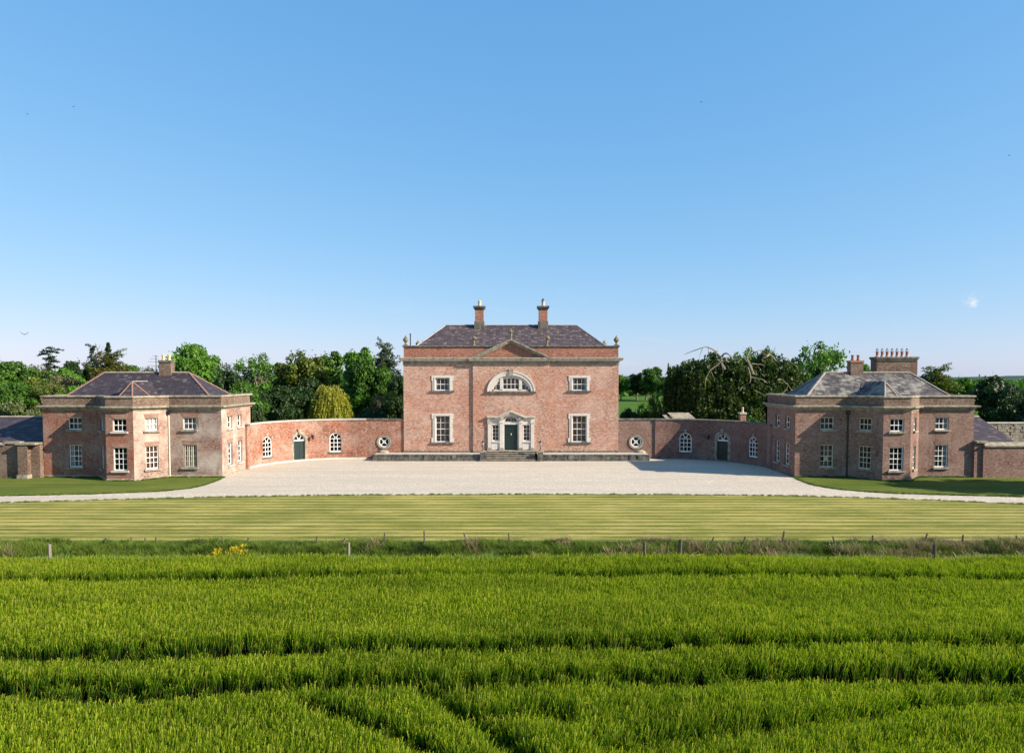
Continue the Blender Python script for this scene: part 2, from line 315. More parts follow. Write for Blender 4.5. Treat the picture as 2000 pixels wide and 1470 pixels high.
def lawn_mat(name, g0, g1, s0, samt):
    a = NT(name, .9, .15); st = a.pos((.045, 1.0, 1)); P = a.pos()
    w = a.noise(2.2, st, 5, .75); c = a.mix(a.ramp(w, [(.40, g3(0)), (.58, g3(1))]), g0, g1)
    wv = a.n('TexWave', wave_type='BANDS', bands_direction='Y', i_Scale=.33, i_Distortion=2.6, i_Detail=3.0, i_Detail_Scale=1.2, i_Detail_Roughness=.7); a.l(a.pos((.035, 1, 1)), wv.inputs['Vector'])
    c = a.mix(a.ramp(wv.outputs['Fac'], [(.50, g3(0)), (.68, g3(samt))]), c, s0)
    c = a.mix(a.ramp(a.noise(5.0, a.pos((.05, 1, 1)), 5, .8), [(.50, g3(0)), (.58, g3(samt*.8))]), c, s0)
    c = a.mix(a.ramp(a.noise(.23, a.pos((.5, 1, 1)), 5, .7), [(.42, g3(0)), (.62, g3(.55))]), c, g0)
    c = a.mix(a.ramp(a.noise(11, a.pos((.5, 1, 1)), 5, .85), [(.52, g3(0)), (.68, g3(.6))]), c, tuple(x * .45 for x in g0))
    a.col(c); h = a.math('ADD', a.noise(4, a.pos((.12, 1, 1)), 5, .7), a.math('MULTIPLY', a.noise(14, P, 5, .8), .8)); a.bump(h, 1.0, .28); return a.m
MT['lawn'] = lawn_mat('mown_lawn', (.135, .18, .014), (.34, .335, .045), (.66, .54, .19), .85)
MT['lawn_near'] = lawn_mat('house_lawn', (.08, .14, .014), (.18, .22, .03), (.28, .27, .07), .4)
a = NT('gravel', .95, .1); P = a.pos()
v = a.n('TexVoronoi', i_Scale=16.0); a.l(P, v.inputs['Vector'])
c = a.ramp(v.outputs['Color'], [(.1, (.42, .34, .25)), (.5, (.72, .62, .49)), (.9, (.88, .80, .67))])
c = a.mix(a.ramp(a.noise(2.3, a.pos((.5, 1, 1)), 6, .7), [(.4, g3(0)), (.7, g3(.35))]), c, (.40, .34, .26))
c = a.mix(a.ramp(a.noise(7, P, 3, .9), [(.42, g3(.5)), (.6, g3(0))]), c, (.44, .37, .29))
c = a.mix(a.ramp(a.noise(.5, a.pos((.12, 1, 1)), 5, .7), [(.45, g3(0)), (.60, g3(.6))]), c, (.50, .43, .34))
a.col(c); a.bump(a.math('ADD', v.outputs['Distance'], a.noise(5, P, 6, .8)), 1.0, .07); MT['gravel'] = a.m
# big ground sheet: strips across, with the ditch cut in
prof = [(-400, -.05), (-30, -.05), (30.6, -.05), (31.6, -.18), (32.8, -.75), (33.9, -.85), (34.9, -.35), (35.9, 0.0), (36.6, -.04), (130, -.04), (400, -.04), (1500, -2), (6000, -30)]
xs = [-5000, -900, -200, -60, -20, 20, 60, 200, 900, 5000]
for nm, a0, a1, mt in (('field', 0, 3, 'soil'), ('ditch', 3, 8, 'pasture'), ('ground', 8, 12, 'pasture')):
    mb = MB()
    for i in range(a0, a1):
        for x0, x1 in zip(xs, xs[1:]): mb.face([(x0, prof[i][0], prof[i][1]), (x1, prof[i][0], prof[i][1]), (x1, prof[i+1][0], prof[i+1][1]), (x0, prof[i+1][0], prof[i+1][1])])
    mb.build(nm, MT[mt])['kind'] = 'structure'
front = [(-90, 40.2)] + [G(x, y) for x, y in ((0, 982.7), (180, 977.5), (350, 973), (500, 970), (700, 967.3), (1000, 966), (1300, 966.5), (1545, 969), (1790, 976), (2000, 985))] + [(90, 40.0)]
LE = [G(x, y) for x, y in ((436, 932.5), (425, 938), (413, 942.5), (393, 949), (367, 954.5), (320, 959), (280, 961), (175, 965), (0, 968.5))] + [(-90, 44.5)]
RE = [G(x, y) for x, y in ((1552, 932.5), (1565, 939), (1584, 946), (1608, 951), (1636, 955.5), (1685, 960), (1740, 963.5), (1860, 967), (2000, 970.5))] + [(90, 44.3)]
sheet('gravel', front + RE[::-1] + [(25, 60), (25, 70), (16, 76), (-16, 76), (-25, 70), (-25, 60)] + LE, 0.0, MT['gravel'])
sheet('lawn', front + [(90, 36.2), (-90, 36.2)], .04, MT['lawn'], .08)
sheet('lawn', LE + [(-90, 62), (-25, 62)], .04, MT['lawn_near'], .08)
sheet('lawn', RE + [(90, 62), (25, 62)], .04, MT['lawn_near'], .08)

# ------------------------------------------------------------ walls with openings
class Curve:
    def __init__(s, pts):
        s.p = [Vector(q) for q in pts]; s.s = [0]
        for a_, b_ in zip(s.p, s.p[1:]): s.s.append(s.s[-1] + (b_ - a_).length)
        s.L = s.s[-1]
    def at(s, u):
        i = 0
        while i < len(s.s) - 2 and u > s.s[i+1]: i += 1
        d = (s.p[i+1] - s.p[i]).normalized(); p = s.p[i] + d * (u - s.s[i]); return p, d
    def map(s, u, z, o):
        p, d = s.at(u); return Vector((p.x + d.y * o, p.y - d.x * o, z))
    def frame(s, u, z):
        if len(s.p) > 2:
            p, _ = s.at(u); a_, _ = s.at(max(0, u - .6)); b_, _ = s.at(min(s.L, u + .6)); d = (b_ - a_).normalized(); p = (p)
        else: p, d = s.at(u)
        return Matrix(((d.x, -d.y, 0, p.x), (d.y, d.x, 0, p.y), (0, 0, 1, z), (0, 0, 0, 1)))
    def find(s, px, z=1.8):
        best = min((abs(proj((*s.at(s.L * i / 800)[0], z))[0] - px), s.L * i / 800) for i in range(801)); return best[1]
def arc(w, zs, rise, n=14, c=0):
    return [(c - w/2 * math.cos(math.pi*i/n), zs + rise * math.sin(math.pi*i/n)) for i in range(n + 1)]
def wall(cv, z0, z1, ops, mat, parent, name='wall', thick=.45, reveal=.16, u0=0, u1=None, du=None, back=True, ends=True):
    mb = MB(); u1 = cv.L if u1 is None else u1
    us = {round(u0, 4), round(u1, 4)}; zs = {z0, z1}
    if len(cv.p) > 2: us |= {round(q, 4) for q in cv.s if u0 < q < u1}
    for o in ops:
        us |= {round(o['u'] - o['w']/2, 4), round(o['u'] + o['w']/2, 4)}; zs |= {o['z'], o['z'] + o['h']}
    us = sorted(us); zs = sorted(zs)
    def q(a_, b_, c_, d_, off=0):
        mb.face([cv.map(u, z, off) for u, z in (a_, b_, c_, d_)], uv=[(u, z) for u, z in (a_, b_, c_, d_)])
    for ua, ub in zip(us, us[1:]):
        for za, zb in zip(zs, zs[1:]):
            um, zm = (ua+ub)/2, (za+zb)/2
            if any(abs(um - o['u']) < o['w']/2 and o['z'] < zm < o['z'] + o['h'] for o in ops): continue
            q((ua, za), (ub, za), (ub, zb), (ua, zb))
        if back: q((ub, z0), (ua, z0), (ua, z1), (ub, z1), -thick)
        q((ua, z1), (ub, z1), (ub, z1), (ua, z1)) if False else None
        mb.face([cv.map(ua, z1, 0), cv.map(ub, z1, 0), cv.map(ub, z1, -thick), cv.map(ua, z1, -thick)])
    if back and ends:
        for ue in (u0, u1): mb.face([cv.map(ue, z0, 0), cv.map(ue, z1, 0), cv.map(ue, z1, -thick), cv.map(ue, z0, -thick)])
    for o in ops:
        u, w, za, h, rise = o['u'], o['w'], o['z'], o['h'], o.get('rise', 0)
        if o.get('round'):
            n = 32; r = w/2; zc = za + r; con = [(u + r*math.cos(2*math.pi*i/n), zc + r*math.sin(2*math.pi*i/n)) for i in range(n)]
            for i in range(n):
                p, p2 = con[i], con[(i+1) % n]; zt = za + h if p[1] + p2[1] > 2 * zc else za
                q(p, p2, (p2[0], zt), (p[0], zt))
            con.append(con[0])
        else:
            zsn = za + h - rise; con = [(u - w/2, za)] + (arc(w, zsn, rise, 14, u) if rise else [(u - w/2, za+h), (u + w/2, za+h)]) + [(u + w/2, za), (u - w/2, za)]
            if rise:
                ar = arc(w, zsn, rise, 14, u)
                for p, p2 in zip(ar, ar[1:]): q(p, p2, (p2[0], za+h), (p[0], za+h))
        for p, p2 in zip(con, con[1:]):
            mb.face([cv.map(p[0], p[1], 0), cv.map(p2[0], p2[1], 0), cv.map(p2[0], p2[1], -reveal-.03), cv.map(p[0], p[1], -reveal-.03)])
    return mb.build(name, mat, parent)
PANES = {}
def pane_at(parent, M, x0, x1, z0, z1, y):
    k = (round(x1-x0, 3), round(z1-z0, 3))
    if k not in PANES:
        mb = MB(); mb.face([(-k[0]/2, 0, -k[1]/2), (k[0]/2, 0, -k[1]/2), (k[0]/2, 0, k[1]/2), (-k[0]/2, 0, k[1]/2)]); PANES[k] = mesh_of(mb, 'pane', MT['glass'])
    tilt = Matrix.Rotation(R_.gauss(0, .03), 4, 'X') @ Matrix.Rotation(R_.gauss(0, .025), 4, 'Z')
    link('pane', PANES[k], parent, M @ Matrix.Translation(((x0+x1)/2, y, (z0+z1)/2)) @ tilt)
def poly_pane(parent, M, poly, y):
    mb = MB(); mb.face([(x, y, z) for x, z in poly]); mb.build('pane', MT['glass'], parent, M)
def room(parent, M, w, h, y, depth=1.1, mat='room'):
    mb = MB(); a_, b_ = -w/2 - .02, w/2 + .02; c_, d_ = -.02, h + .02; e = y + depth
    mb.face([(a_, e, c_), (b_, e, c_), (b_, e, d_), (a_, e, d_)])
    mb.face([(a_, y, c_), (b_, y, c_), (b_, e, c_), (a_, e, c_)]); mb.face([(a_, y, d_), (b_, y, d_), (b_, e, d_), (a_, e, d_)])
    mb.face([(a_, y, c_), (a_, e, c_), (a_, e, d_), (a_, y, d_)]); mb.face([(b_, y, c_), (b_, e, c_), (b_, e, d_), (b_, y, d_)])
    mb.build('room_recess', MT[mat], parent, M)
def fan_bars(mb, w, zs, rise, d, bw, hub=.22, angs=(60, 120)):
    hp = [(-w/2*hub*math.cos(math.pi*i/8), zs + rise*hub*math.sin(math.pi*i/8)) for i in range(9)]
    for p, q in zip(hp, hp[1:]): mb.bar(p, q, bw, d)
    for a_ in angs:
        t = rad(a_); mb.bar((w/2*hub*math.cos(t), zs + rise*hub*math.sin(t)), (w/2*.98*math.cos(t), zs + rise*.98*math.sin(t)), bw, d)
def window(th, M, w, h, cols, rows, rise=0, reveal=.13, frame_mat='white', sill='stone', fw=.065, bw=.035, arch=False, extra=None, archmat='brick_red', sill_w=.16, label=None, meet=True, deep=1.1):
    zs = h - rise; y0 = reveal; y1 = reveal + .07
    mb = MB(); mb.box(-w/2, -w/2+fw, y0, y1, 0, zs); mb.box(w/2-fw, w/2, y0, y1, 0, zs); mb.box(-w/2+fw, w/2-fw, y0, y1, 0, fw*1.5)
    if rise: mb.ring(arc(w, zs, rise), arc(w-2*fw, zs, rise-fw), (y0, y1))
    else: mb.box(-w/2+fw, w/2-fw, y0, y1, h-fw, h)
    if meet and rows % 2 == 0 and rows > 1:
        zm = zs/2; mb.box(-w/2+fw, w/2-fw, y0+.005, y1-.005, zm-.03, zm+.03)
    fr = mb.build('window', MT[frame_mat], th, M)
    if label: fr['label'] = label
    gb = MB(); iw = w - 2*fw; b0 = fw*1.5; ih = (zs if rise else h-fw) - b0; d = (y0+.02, y1-.01)
    for i in range(1, cols): x = -iw/2 + iw*i/cols; gb.box(x-bw/2, x+bw/2, *d, b0, b0+ih)
    nr = rows
    for j in range(1, rows + (1 if rise else 0)):
        z = b0 + ih*j/rows
        if not (meet and rows % 2 == 0 and j == rows//2): gb.box(-iw/2, iw/2, d[0]+.003, d[1]+.003, z-bw/2, z+bw/2)
    if rise: fan_bars(gb, iw, zs, rise-fw, (d[0]+.004, d[1]+.002), bw, .3)
    gb.build('glazing_bars', MT[frame_mat], fr, M)
    py = y0 + .045
    for i in range(cols):
        for j in range(rows):
            pane_at(fr, M, -iw/2+iw*i/cols, -iw/2+iw*(i+1)/cols, b0+ih*j/rows, b0+ih*(j+1)/rows, py)
    if rise:
        for a0, a1 in ((0, 60), (60, 120), (120, 180)):
            poly_pane(fr, M, [(0, zs)] + [(iw/2*math.cos(rad(a0+(a1-a0)*k/5)), zs+(rise-fw)*math.sin(rad(a0+(a1-a0)*k/5))) for k in range(6)], py)
    if sill:
        sb = MB(); sb.box(-w/2-.14, w/2+.14, -sill_w, y0+.02, -.13, 0.0); sb.build('sill', MT[sill], fr, M)
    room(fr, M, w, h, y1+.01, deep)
    if arch:     # flat arch of rubbed bricks
        ab = MB(); n = 13; ht = .36
        for i in range(n):
            t0, t1 = (i+.06)/n, (i+.94)/n; xa, xb = -w/2-.03+(w+.06)*t0, -w/2-.03+(w+.06)*t1
            k = 1 + .22; ab.prism([(xa, h+.005), (xb, h+.005), (xb*k, h+ht), (xa*k, h+ht)], (-.012 - .006*(i % 2), .02))
        ab.build('brick_arch', MT[archmat], fr, M)
    if extra == 'curtain' or extra == 'blind':
        cb = MB(); yy = y1 + .05
        if extra == 'blind': cb.box(-w/2+.02, w/2-.02, yy, yy+.02, h*.02, h*.98)
        else:
            for sx in (-1, 1):
                if sx > 0: cb.build('curtain', MT['curtain'], fr, M); cb = MB()
                for k in range(5): cb.box(sx*w/2 - sx*(.05*k+.068), sx*w/2 - sx*(.05*k+.015), yy+.02*(k % 2), yy+.02*(k % 2)+.03, .02, h-.02)
        cb.build('curtain', MT['curtain'], fr, M)
    if extra == 'brown':
        cb = MB()
        for k in range(7): x = -w/2+.08+k*(w-.16)/6.5; cb.box(x, x+.09, y1+.06+.02*(k % 2), y1+.09+.02*(k % 2), .02, h-.02)
        cb.build('curtain', MT['brown_curtain'], fr, M)
    if extra == 'bars':
        cb = MB()
        for k in range(6): x = -iw/2 + iw*(k+.5)/6; cb.box(x-.014, x+.014, .06, .085, .02, h-.03)
        cb.build('guard_bars', MT['cream'], fr, M)
    if extra == 'paper':
        cb = MB(); cb.box(-.17, .17, y1+.03, y1+.035, h*.30, h*.46); cb.build('paper_sheet', MT['white'], fr, M)
    return fr
def surround(fr, M, w, h, mat='stone_white', sw=.3, ears=True, proud=.06, sillh=.12):
    sb = MB(); e = .10 if ears else 0; x = w/2
    sb.box(-x-sw, -x, -proud, .12, .0, h); sb.box(x, x+sw, -proud, .12, 0, h)
    sb.box(-x-sw-e, x+sw+e, -proud-.005, .12, h, h+sw*.8)
    sb.box(-x-sw-e, -x-sw, -proud-.002, .05, h-.28, h); sb.box(x+sw, x+sw+e, -proud-.002, .05, h-.28, h)
    sb.box(-x-sw*.45, -x-sw*.1, -proud-.03, -proud, 0, h+sw*.3); sb.box(x+sw*.1, x+sw*.45, -proud-.03, -proud, 0, h+sw*.3); sb.box(-x-sw*.1, x+sw*.1, -proud-.03, -proud-.005, h+sw*.1, h+sw*.35)
    if h > 2: sb.box(-x-sw-.14, -x-sw, -proud-.002, .05, 0, .45); sb.box(x+sw, x+sw+.14, -proud-.002, .05, 0, .45)
    sb.build('surround', MT[mat], fr, M)
    s2 = MB(); s2.box(-x-sw-.2, x+sw+.2, -.17, .14, -sillh-.02, 0); s2.build('sill', MT['stone_dark'], fr, M)

def slates(parent, A, B, C, Dp, mat, w=.36, g=.26, name='slates', cut=None, seed=1):
    """A,B eave left/right, C,D ridge right/left; slate courses laid up the slope"""
    rg = random.Random(seed); A, B, C, Dp = map(Vector, (A, B, C, Dp)); up = ((Dp + C)/2 - (A + B)/2)
    ed = (B - A).normalized(); up = up - ed * up.dot(ed); L = up.length; up.normalize(); n = ed.cross(up).normalized()
    if n.z < 0: n = -n
    rows = int(L / g + .5); V = []; tone = []
    for r in range(rows):
        t0, t1 = r / rows, (r+1) / rows
        l0, l1 = A.lerp(Dp, t0), A.lerp(Dp, t1); r0, r1 = B.lerp(C, t0), B.lerp(C, t1)
        xl0, xl1 = (l0-A).dot(ed), (l1-A).dot(ed); xr0, xr1 = (r0-A).dot(ed), (r1-A).dot(ed)
        lo, hi = min(xl0, xl1), max(xr0, xr1); x = lo - rg.random() * .05 + (w/2 if r % 2 else 0) - w
        while x < hi:
            a0, b0 = max(x+.006, xl0), min(x+w-.006, xr0); a1, b1 = max(x+.006, xl1), min(x+w-.006, xr1)
            if b0 > a0 or b1 > a1:
                b0 = max(b0, a0); b1 = max(b1, a1)
                lift = .03 + rg.random()*.012; j = rg.gauss(0, .008); yb = L*t0 - .02 + j; yt = L*t1 + .01
                P = lambda u, v, o: A + ed*u + up*v + n*o
                if cut is None or not cut(P((a0+b0)/2, (yb+yt)/2, 0)):
                    p = [P(a0, yb, lift), P(b0, yb, lift), P(b1, yt, .008), P(a1, yt, .008)]
                    V.append(p); V.append([P(a0, yb, lift-.022), P(b0, yb, lift-.022), P(b0, yb, lift), P(a0, yb, lift)])
                    t = rg.random()**1.6 if rg.random() < .95 else .97; tone += [t, t*.6]
            x += w
    V = np.array([[tuple(q) for q in f] for f in V]); o = link(name, quads_mesh(name, V, mat, np.array(tone)), parent); o['kind'] = 'stuff'
    mb = MB(); mb.face([A, B, C, Dp]); mb.build('roof_deck', mat, parent); return o
def ridge(mb, p, q, r=.11, n=5, seglen=.45):
    p, q = Vector(p), Vector(q); k = max(1, int((q-p).length / seglen)); d = (q-p)/k; t = d.normalized(); s_ = t.cross(Vector((0, 0, 1))).normalized(); u_ = s_.cross(t)
    for i in range(k):
        a_, b_ = p + d*(i+.02), p + d*(i+.98); rr = r*(1+.06*(i % 2))
        pr = [(math.cos(math.pi*j/n)*rr, math.sin(math.pi*j/n)*rr*.9) for j in range(n+1)]
        for (c0, s0), (c1, s1) in zip(pr, pr[1:]): mb.face([a_+s_*c0+u_*s0, b_+s_*c0+u_*s0, b_+s_*c1+u_*s1, a_+s_*c1+u_*s1])
        mb.face([a_+s_*c+u_*s1 for c, s1 in pr]); mb.face([b_+s_*c+u_*s1 for c, s1 in pr])
def pot(parent, x, y, z, h=.6, r=.14, mat='clay', name='chimney_pot'):
    mb = MB(); mb.lathe([(r*1.15, 0), (r*1.15, .07), (r*.9, .1), (r*.85, h*.8), (r*1.1, h*.84), (r*1.1, h*.93), (r*.8, h)], (0, 0, 0), 12)
    return mb.build(name, MT[mat], parent, T(x, y, z))

# ------------------------------------------------------------ main house
HX = -.1; HD = 73.0; HW = 11.08
house = thing('country_house', 'tall red brick Georgian house with pediment and slate roof in the middle', 'house', (HX, HD, 0))
cvH = Curve([(HX-HW, HD), (HX+HW, HD)]); cvC = Curve([(HX-3.92, HD-.16), (HX+3.92, HD-.16)])
uc = HW
SW = [dict(u=uc-7.06, z=7.05, w=1.45, h=1.3), dict(u=uc+7.06, z=7.05, w=1.45, h=1.3), dict(u=uc-7.06, z=1.72, w=1.45, h=2.72), dict(u=uc+7.06, z=1.72, w=1.45, h=2.72)]
WT = 9.75
wall(cvH, .6, WT, SW[::2], MT['brick_house'], house, u0=0, u1=HW-3.92); wall(cvH, .6, WT, SW[1::2], MT['brick_house'], house, u0=HW+3.92, u1=2*HW)
DO = dict(u=3.92, z=.9, w=1.36, h=2.66); FL = dict(u=3.92, z=3.85, w=1.3, h=.6, rise=.6); LU = dict(u=3.92, z=7.0, w=4.1, h=1.62, rise=1.62)
SLl = [dict(u=3.92+s*1.6, z=1.85, w=.72, h=1.68) for s in (-1, 1)]
wall(cvC, .6, WT, [DO, LU] + SLl + [FL], MT['brick_house'], house, reveal=.2)
mb = MB(); mb.box(HX-HW+.02, HX+HW-.02, HD+.5, HD+9.4, .6, 11.0); 
mb2 = MB()   # side and rear walls
mb2.box(HX-HW, HX-HW+.4, HD+.45, HD+9.5, 0, 9.75); mb2.box(HX+HW-.4, HX+HW, HD+.45, HD+9.5, 0, 9.75); mb2.box(HX-HW+.4, HX+HW-.4, HD+9.1, HD+9.5, 0, 9.75)
mb2.build('side_wall', MT['brick_house'], house)
for s in (-1, 1):
    fr = window(house, cvH.frame(uc+s*7.06, 7.05), 1.45, 1.3, 3, 2, reveal=.1, sill=None, extra='curtain'); surround(fr, cvH.frame(uc+s*7.06, 7.05), 1.45, 1.3)
    fr = window(house, cvH.frame(uc+s*7.06, 1.72), 1.45, 2.72, 3, 4, reveal=.1, sill=None, deep=2.2); surround(fr, cvH.frame(uc+s*7.06, 1.72), 1.45, 2.72)
# cornice, parapet, coping
base = [(HX-HW, HD+9.5), (HX-HW, HD), (HX-3.92, HD), (HX-3.92, HD-.16), (HX+3.92, HD-.16), (HX+3.92, HD), (HX+HW, HD), (HX+HW, HD+9.5)]
cor = [(-.2, 9.72), (.06, 9.72), (.08, 9.84), (.03, 9.86), (.03, 9.98), (.12, 10.02), (.14, 10.10), (.38, 10.12), (.38, 10.24), (.44, 10.3), (.44, 10.4), (.36, 10.43), (-.2, 10.46)]
mb = MB(); mb.sweep(cor, base); mb.build('cornice', MT['stone_cornice'], house)
par = [(HX-HW, HD+9.5), (HX-HW, HD), (HX+HW, HD), (HX+HW, HD+9.5)]
mb = MB(); mb.sweep([(-.03, 10.4), (-.03, 11.5), (-.4, 11.5), (-.4, 10.4)], par); mb.box(HX-HW+.03, HX+HW-.03, HD+9.1, HD+9.47, 10.4, 11.5); mb.build('parapet', MT['brick_parapet'], house)
mb = MB(); mb.sweep([(.05, 11.5), (.10, 11.56), (.10, 11.64), (.0, 11.68), (-.44, 11.68), (-.44, 11.5)], par)
mb.box(HX-HW-.1, HX+HW+.1, HD+9.0, HD+9.55, 11.5, 11.68); mb.build('coping', MT['stone_dark'], house)
# pediment
pz0, pzt, ph = 10.22, 12.22, 4.35
tb = MB(); tb.face([(HX-3.9, HD-.13, 10.4), (HX+3.9, HD-.13, 10.4), (HX, HD-.13, 12.12)]); tb.build('tympanum', MT['brick_parapet'], house)
for s in (-1, 1):
    mb = MB(); 
    def rk(o0, o1, t0, t1): # raking piece between heights t0,t1 above the slope line
        a_, b_ = (HX + s*ph, pz0), (HX, pzt)
        L_ = [(a_[0], a_[1]+t0), (b_[0], b_[1]+t0), (b_[0], b_[1]+t1), (a_[0], a_[1]+t1)]
        mb.prism(L_, (HD-.16-o0, HD-.13+.02 if o1 is None else o1))
    rk(.12, None, -.30, -.18); rk(.28, None, -.18, -.02); rk(.42, HD+.3, -.02, .10)
    mb.build('raking_cornice', MT['stone_cornice'], house)
    rg = random.Random(5+s); mb = MB()   # roof slates tucked behind the pediment's raking cornice
    for i in range(14):
        t = i/14; x = HX + s*ph*(1-t); z = pz0 + .10 + (pzt-pz0)*t
        mb.box(min(x, x-s*.30), max(x, x-s*.30), HD-.5, HD+.2, z-.01, z+.07+rg.random()*.06)
    mb.build('capping', MT['stone_dark'], house)
# lunette
M = cvC.frame(3.92, 7.0); w, h = 4.1, 1.62
fb = MB(); fb.ring(arc(w, 0, h, 24), arc(w-.5, 0, h-.3, 24), (.08, .16)); fb.box(-w/2+.1, w/2-.1, .08, .16, 0, .16)
for x in (-.98, .98): fb.box(x-.16, x+.16, .02, .15, .16, h*math.sqrt(1-(x/(w/2))**2)-.05)
lun = fb.build('window', MT['stone_white'], house, M); lun['label'] = 'half-round white lunette window under the pediment'
gb = MB()
for x in (-.41, 0, .41): gb.box(x-.02, x+.02, .11, .15, .16, h*math.sqrt(1-(x/(w/2-.2))**2)-.1)
gb.box(-w/2+.3, w/2-.3, .112, .152, .68, .73); gb.box(-.84, -.80, .11, .15, .16, 1.3); gb.box(.80, .84, .11, .15, .16, 1.3); gb.box(-.82, .82, .105, .15, .16, .22)
for s in (-1, 1): gb.box(s*1.55-.02, s*1.55+.02, .11, .15, .16, .85)
gb.build('glazing_bars', MT['white'], lun, M)
for xa, xb in ((-.82, -.41), (-.41, 0), (0, .41), (.41, .82)):
    pane_at(lun, M, xa, xb, .16, .7, .13); poly_pane(lun, M, [(xa, .7), (xb, .7), (xb, 1.55*math.sqrt(1-(xb/2)**2)), (xa, 1.55*math.sqrt(1-(xa/2)**2))], .13)
for s in (-1, 1): poly_pane(lun, M, [(s*1.1, .16), (s*1.9, .16), (s*1.55, .85), (s*1.14, 1.25)], .13)
room(lun, M, w, h, .2, 1.4)
sb = MB(); sb.ring(arc(w+.7, -.05, h+.4, 24), arc(w, 0, h, 24), (-.09, .1)); sb.ring(arc(w+.84, -.05, h+.47, 24), arc(w+.6, -.05, h+.35, 24), (-.14, .05)); sb.build('surround', MT['stone_white'], lun, M)
sb = MB(); sb.prism([(-.16, h-.05), (.16, h-.05), (.25, h+.62), (-.25, h+.62)], (-.22, 0)); sb.build('keystone', MT['stone'], lun, M)
sb = MB(); sb.box(-2.6, 2.6, -.2, .1, -.18, -.05); sb.build('sill', MT['stone_dark'], lun, M)
# doorcase
Dm = cvC.frame(3.92, 0)
dc = MB()
for s in (-1, 1):
    dc.box(s*1.6-.42, s*1.6+.42, -.05, 0, 3.53, 4.22); dc.box(s*1.6-.42, s*1.6+.42, -.05, 0, .95, 1.72); dc.box(s*1.6-.42, s*1.6+.42, -.14, 0, 1.72, 1.84)
dc.box(-.83, -.68, -.06, .12, .9, 3.66); dc.box(.68, .83, -.06, .12, .9, 3.66); dc.box(-.83, .83, -.09, .02, 3.56, 3.84)
dc.ring(arc(1.62, 3.84, .74), arc(1.3, 3.84, .6), (-.08, .02))
for s in (-1, 1):
    x0, x1 = sorted((s*.80, s*1.22)); dc.box(x0, x1, -.045, 0, 3.8, 4.2)
case = dc.build('doorcase', MT['stone_white'], house, Dm)
dc = MB()
for s in (-1, 1):
    x0, x1 = sorted((s*1.25, s*2.5)); dc.box(x0, x1, -.34, 0, 4.30, 4.42); dc.box(x0, x1, -.24, 0, 4.22, 4.30)
    dc.prism([(s*1.62, 4.34), (0, 5.02), (0, 4.86), (s*1.4, 4.26), (s*1.62, 4.26)], (-.46, .0)); dc.prism([(s*1.3, 4.26), (0, 4.80), (0, 4.68), (s*1.3, 4.12)], (-.36, 0))
    dc.box(s*1.0-.24, s*1.0+.24, -.36, 0, 4.14, 4.26)
dc.build('pediment', MT['stone_pale'], case, Dm)
dc = MB(); dc.prism([(-1.25, 4.1), (-.82, 4.1)] + [(x, z) for x, z in arc(1.66, 4.0, .62)][1:-1] + [(.82, 4.1), (1.25, 4.1), (0, 4.74)], (-.05, 0)); dc.build('pediment_field', MT['stone_white'], case, Dm)
for x in (-2.22, -1.0, 1.0, 2.22):
    dc = MB(); dc.box(x-.22, x+.22, -.24, 0, .9, 1.14); dc.build('pilaster_base', MT['stone'], case, Dm)
    dc = MB(); dc.box(x-.17, x+.17, -.14, 0, 1.145, 3.72); dc.box(x-.22, x+.22, -.20, 0, 3.72, 3.80); dc.box(x-.20, x+.20, -.17, 0, 3.80, 4.22); dc.build('pilaster', MT['stone_white'], case, Dm)
db = MB(); db.box(-.68, .68, .10, .16, .9, 3.56)
for x in (-.34, .34):
    for z0, z1 in ((1.05, 1.6), (1.7, 2.35), (2.45, 3.0), (3.08, 3.45)): db.box(x-.24, x+.24, .075, .10, z0, z1)
door = db.build('door', MT['green_door'], house, Dm)
kb = MB(); kb.lathe([(.03, 0), (.05, .03), (.03, .22)], (0, .06, 2.45), 8); kb.build('door_knocker', MT['clay'], door, Dm)
fm = MB(); fm.ring(arc(1.3, 3.85, .6), arc(1.18, 3.85, .54), (.06, .12)); fm.box(-.65, .65, .06, .12, 3.80, 3.88)
for cx, r in ((-.3, .34), (.3, .34), (0, .34)):
    a_ = [(cx + r*math.cos(math.pi*i/10), 3.86 + .45*math.sin(math.pi*i/10)) for i in range(11)]
    for p, q in zip(a_, a_[1:]):
        if (p[0]/.62)**2 + ((p[1]-3.85)/.56)**2 < 1.02: fm.bar(p, q, .03, (.07, .11))
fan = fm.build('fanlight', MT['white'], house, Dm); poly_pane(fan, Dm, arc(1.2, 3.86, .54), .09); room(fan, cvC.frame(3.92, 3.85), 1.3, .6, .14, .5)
for s in (-1, 1): window(house, cvC.frame(3.92+s*1.6, 1.85), .72, 1.68, 2, 4, reveal=.05, sill=None, fw=.06, bw=.03, meet=False)
# house plinth; its dark stone also paints the shadow band at wall foot
mb = MB(); mb.sweep([(.06, .6), (.06, .80), (.0, .84), (-.2, .84), (-.2, .6)], [(HX-HW, HD+2), (HX-HW, HD), (HX-3.92, HD), (HX-3.92, HD-.16), (HX-2.5, HD-.16)]); mb.build('plinth', MT['stone_dark'], house); mb = MB(); mb.sweep([(.06, .6), (.06, .80), (.0, .84), (-.2, .84), (-.2, .6)], [(HX+2.5, HD-.16), (HX+3.92, HD-.16), (HX+3.92, HD), (HX+HW, HD), (HX+HW, HD+2)])
mb.build('plinth', MT['stone_dark'], house)
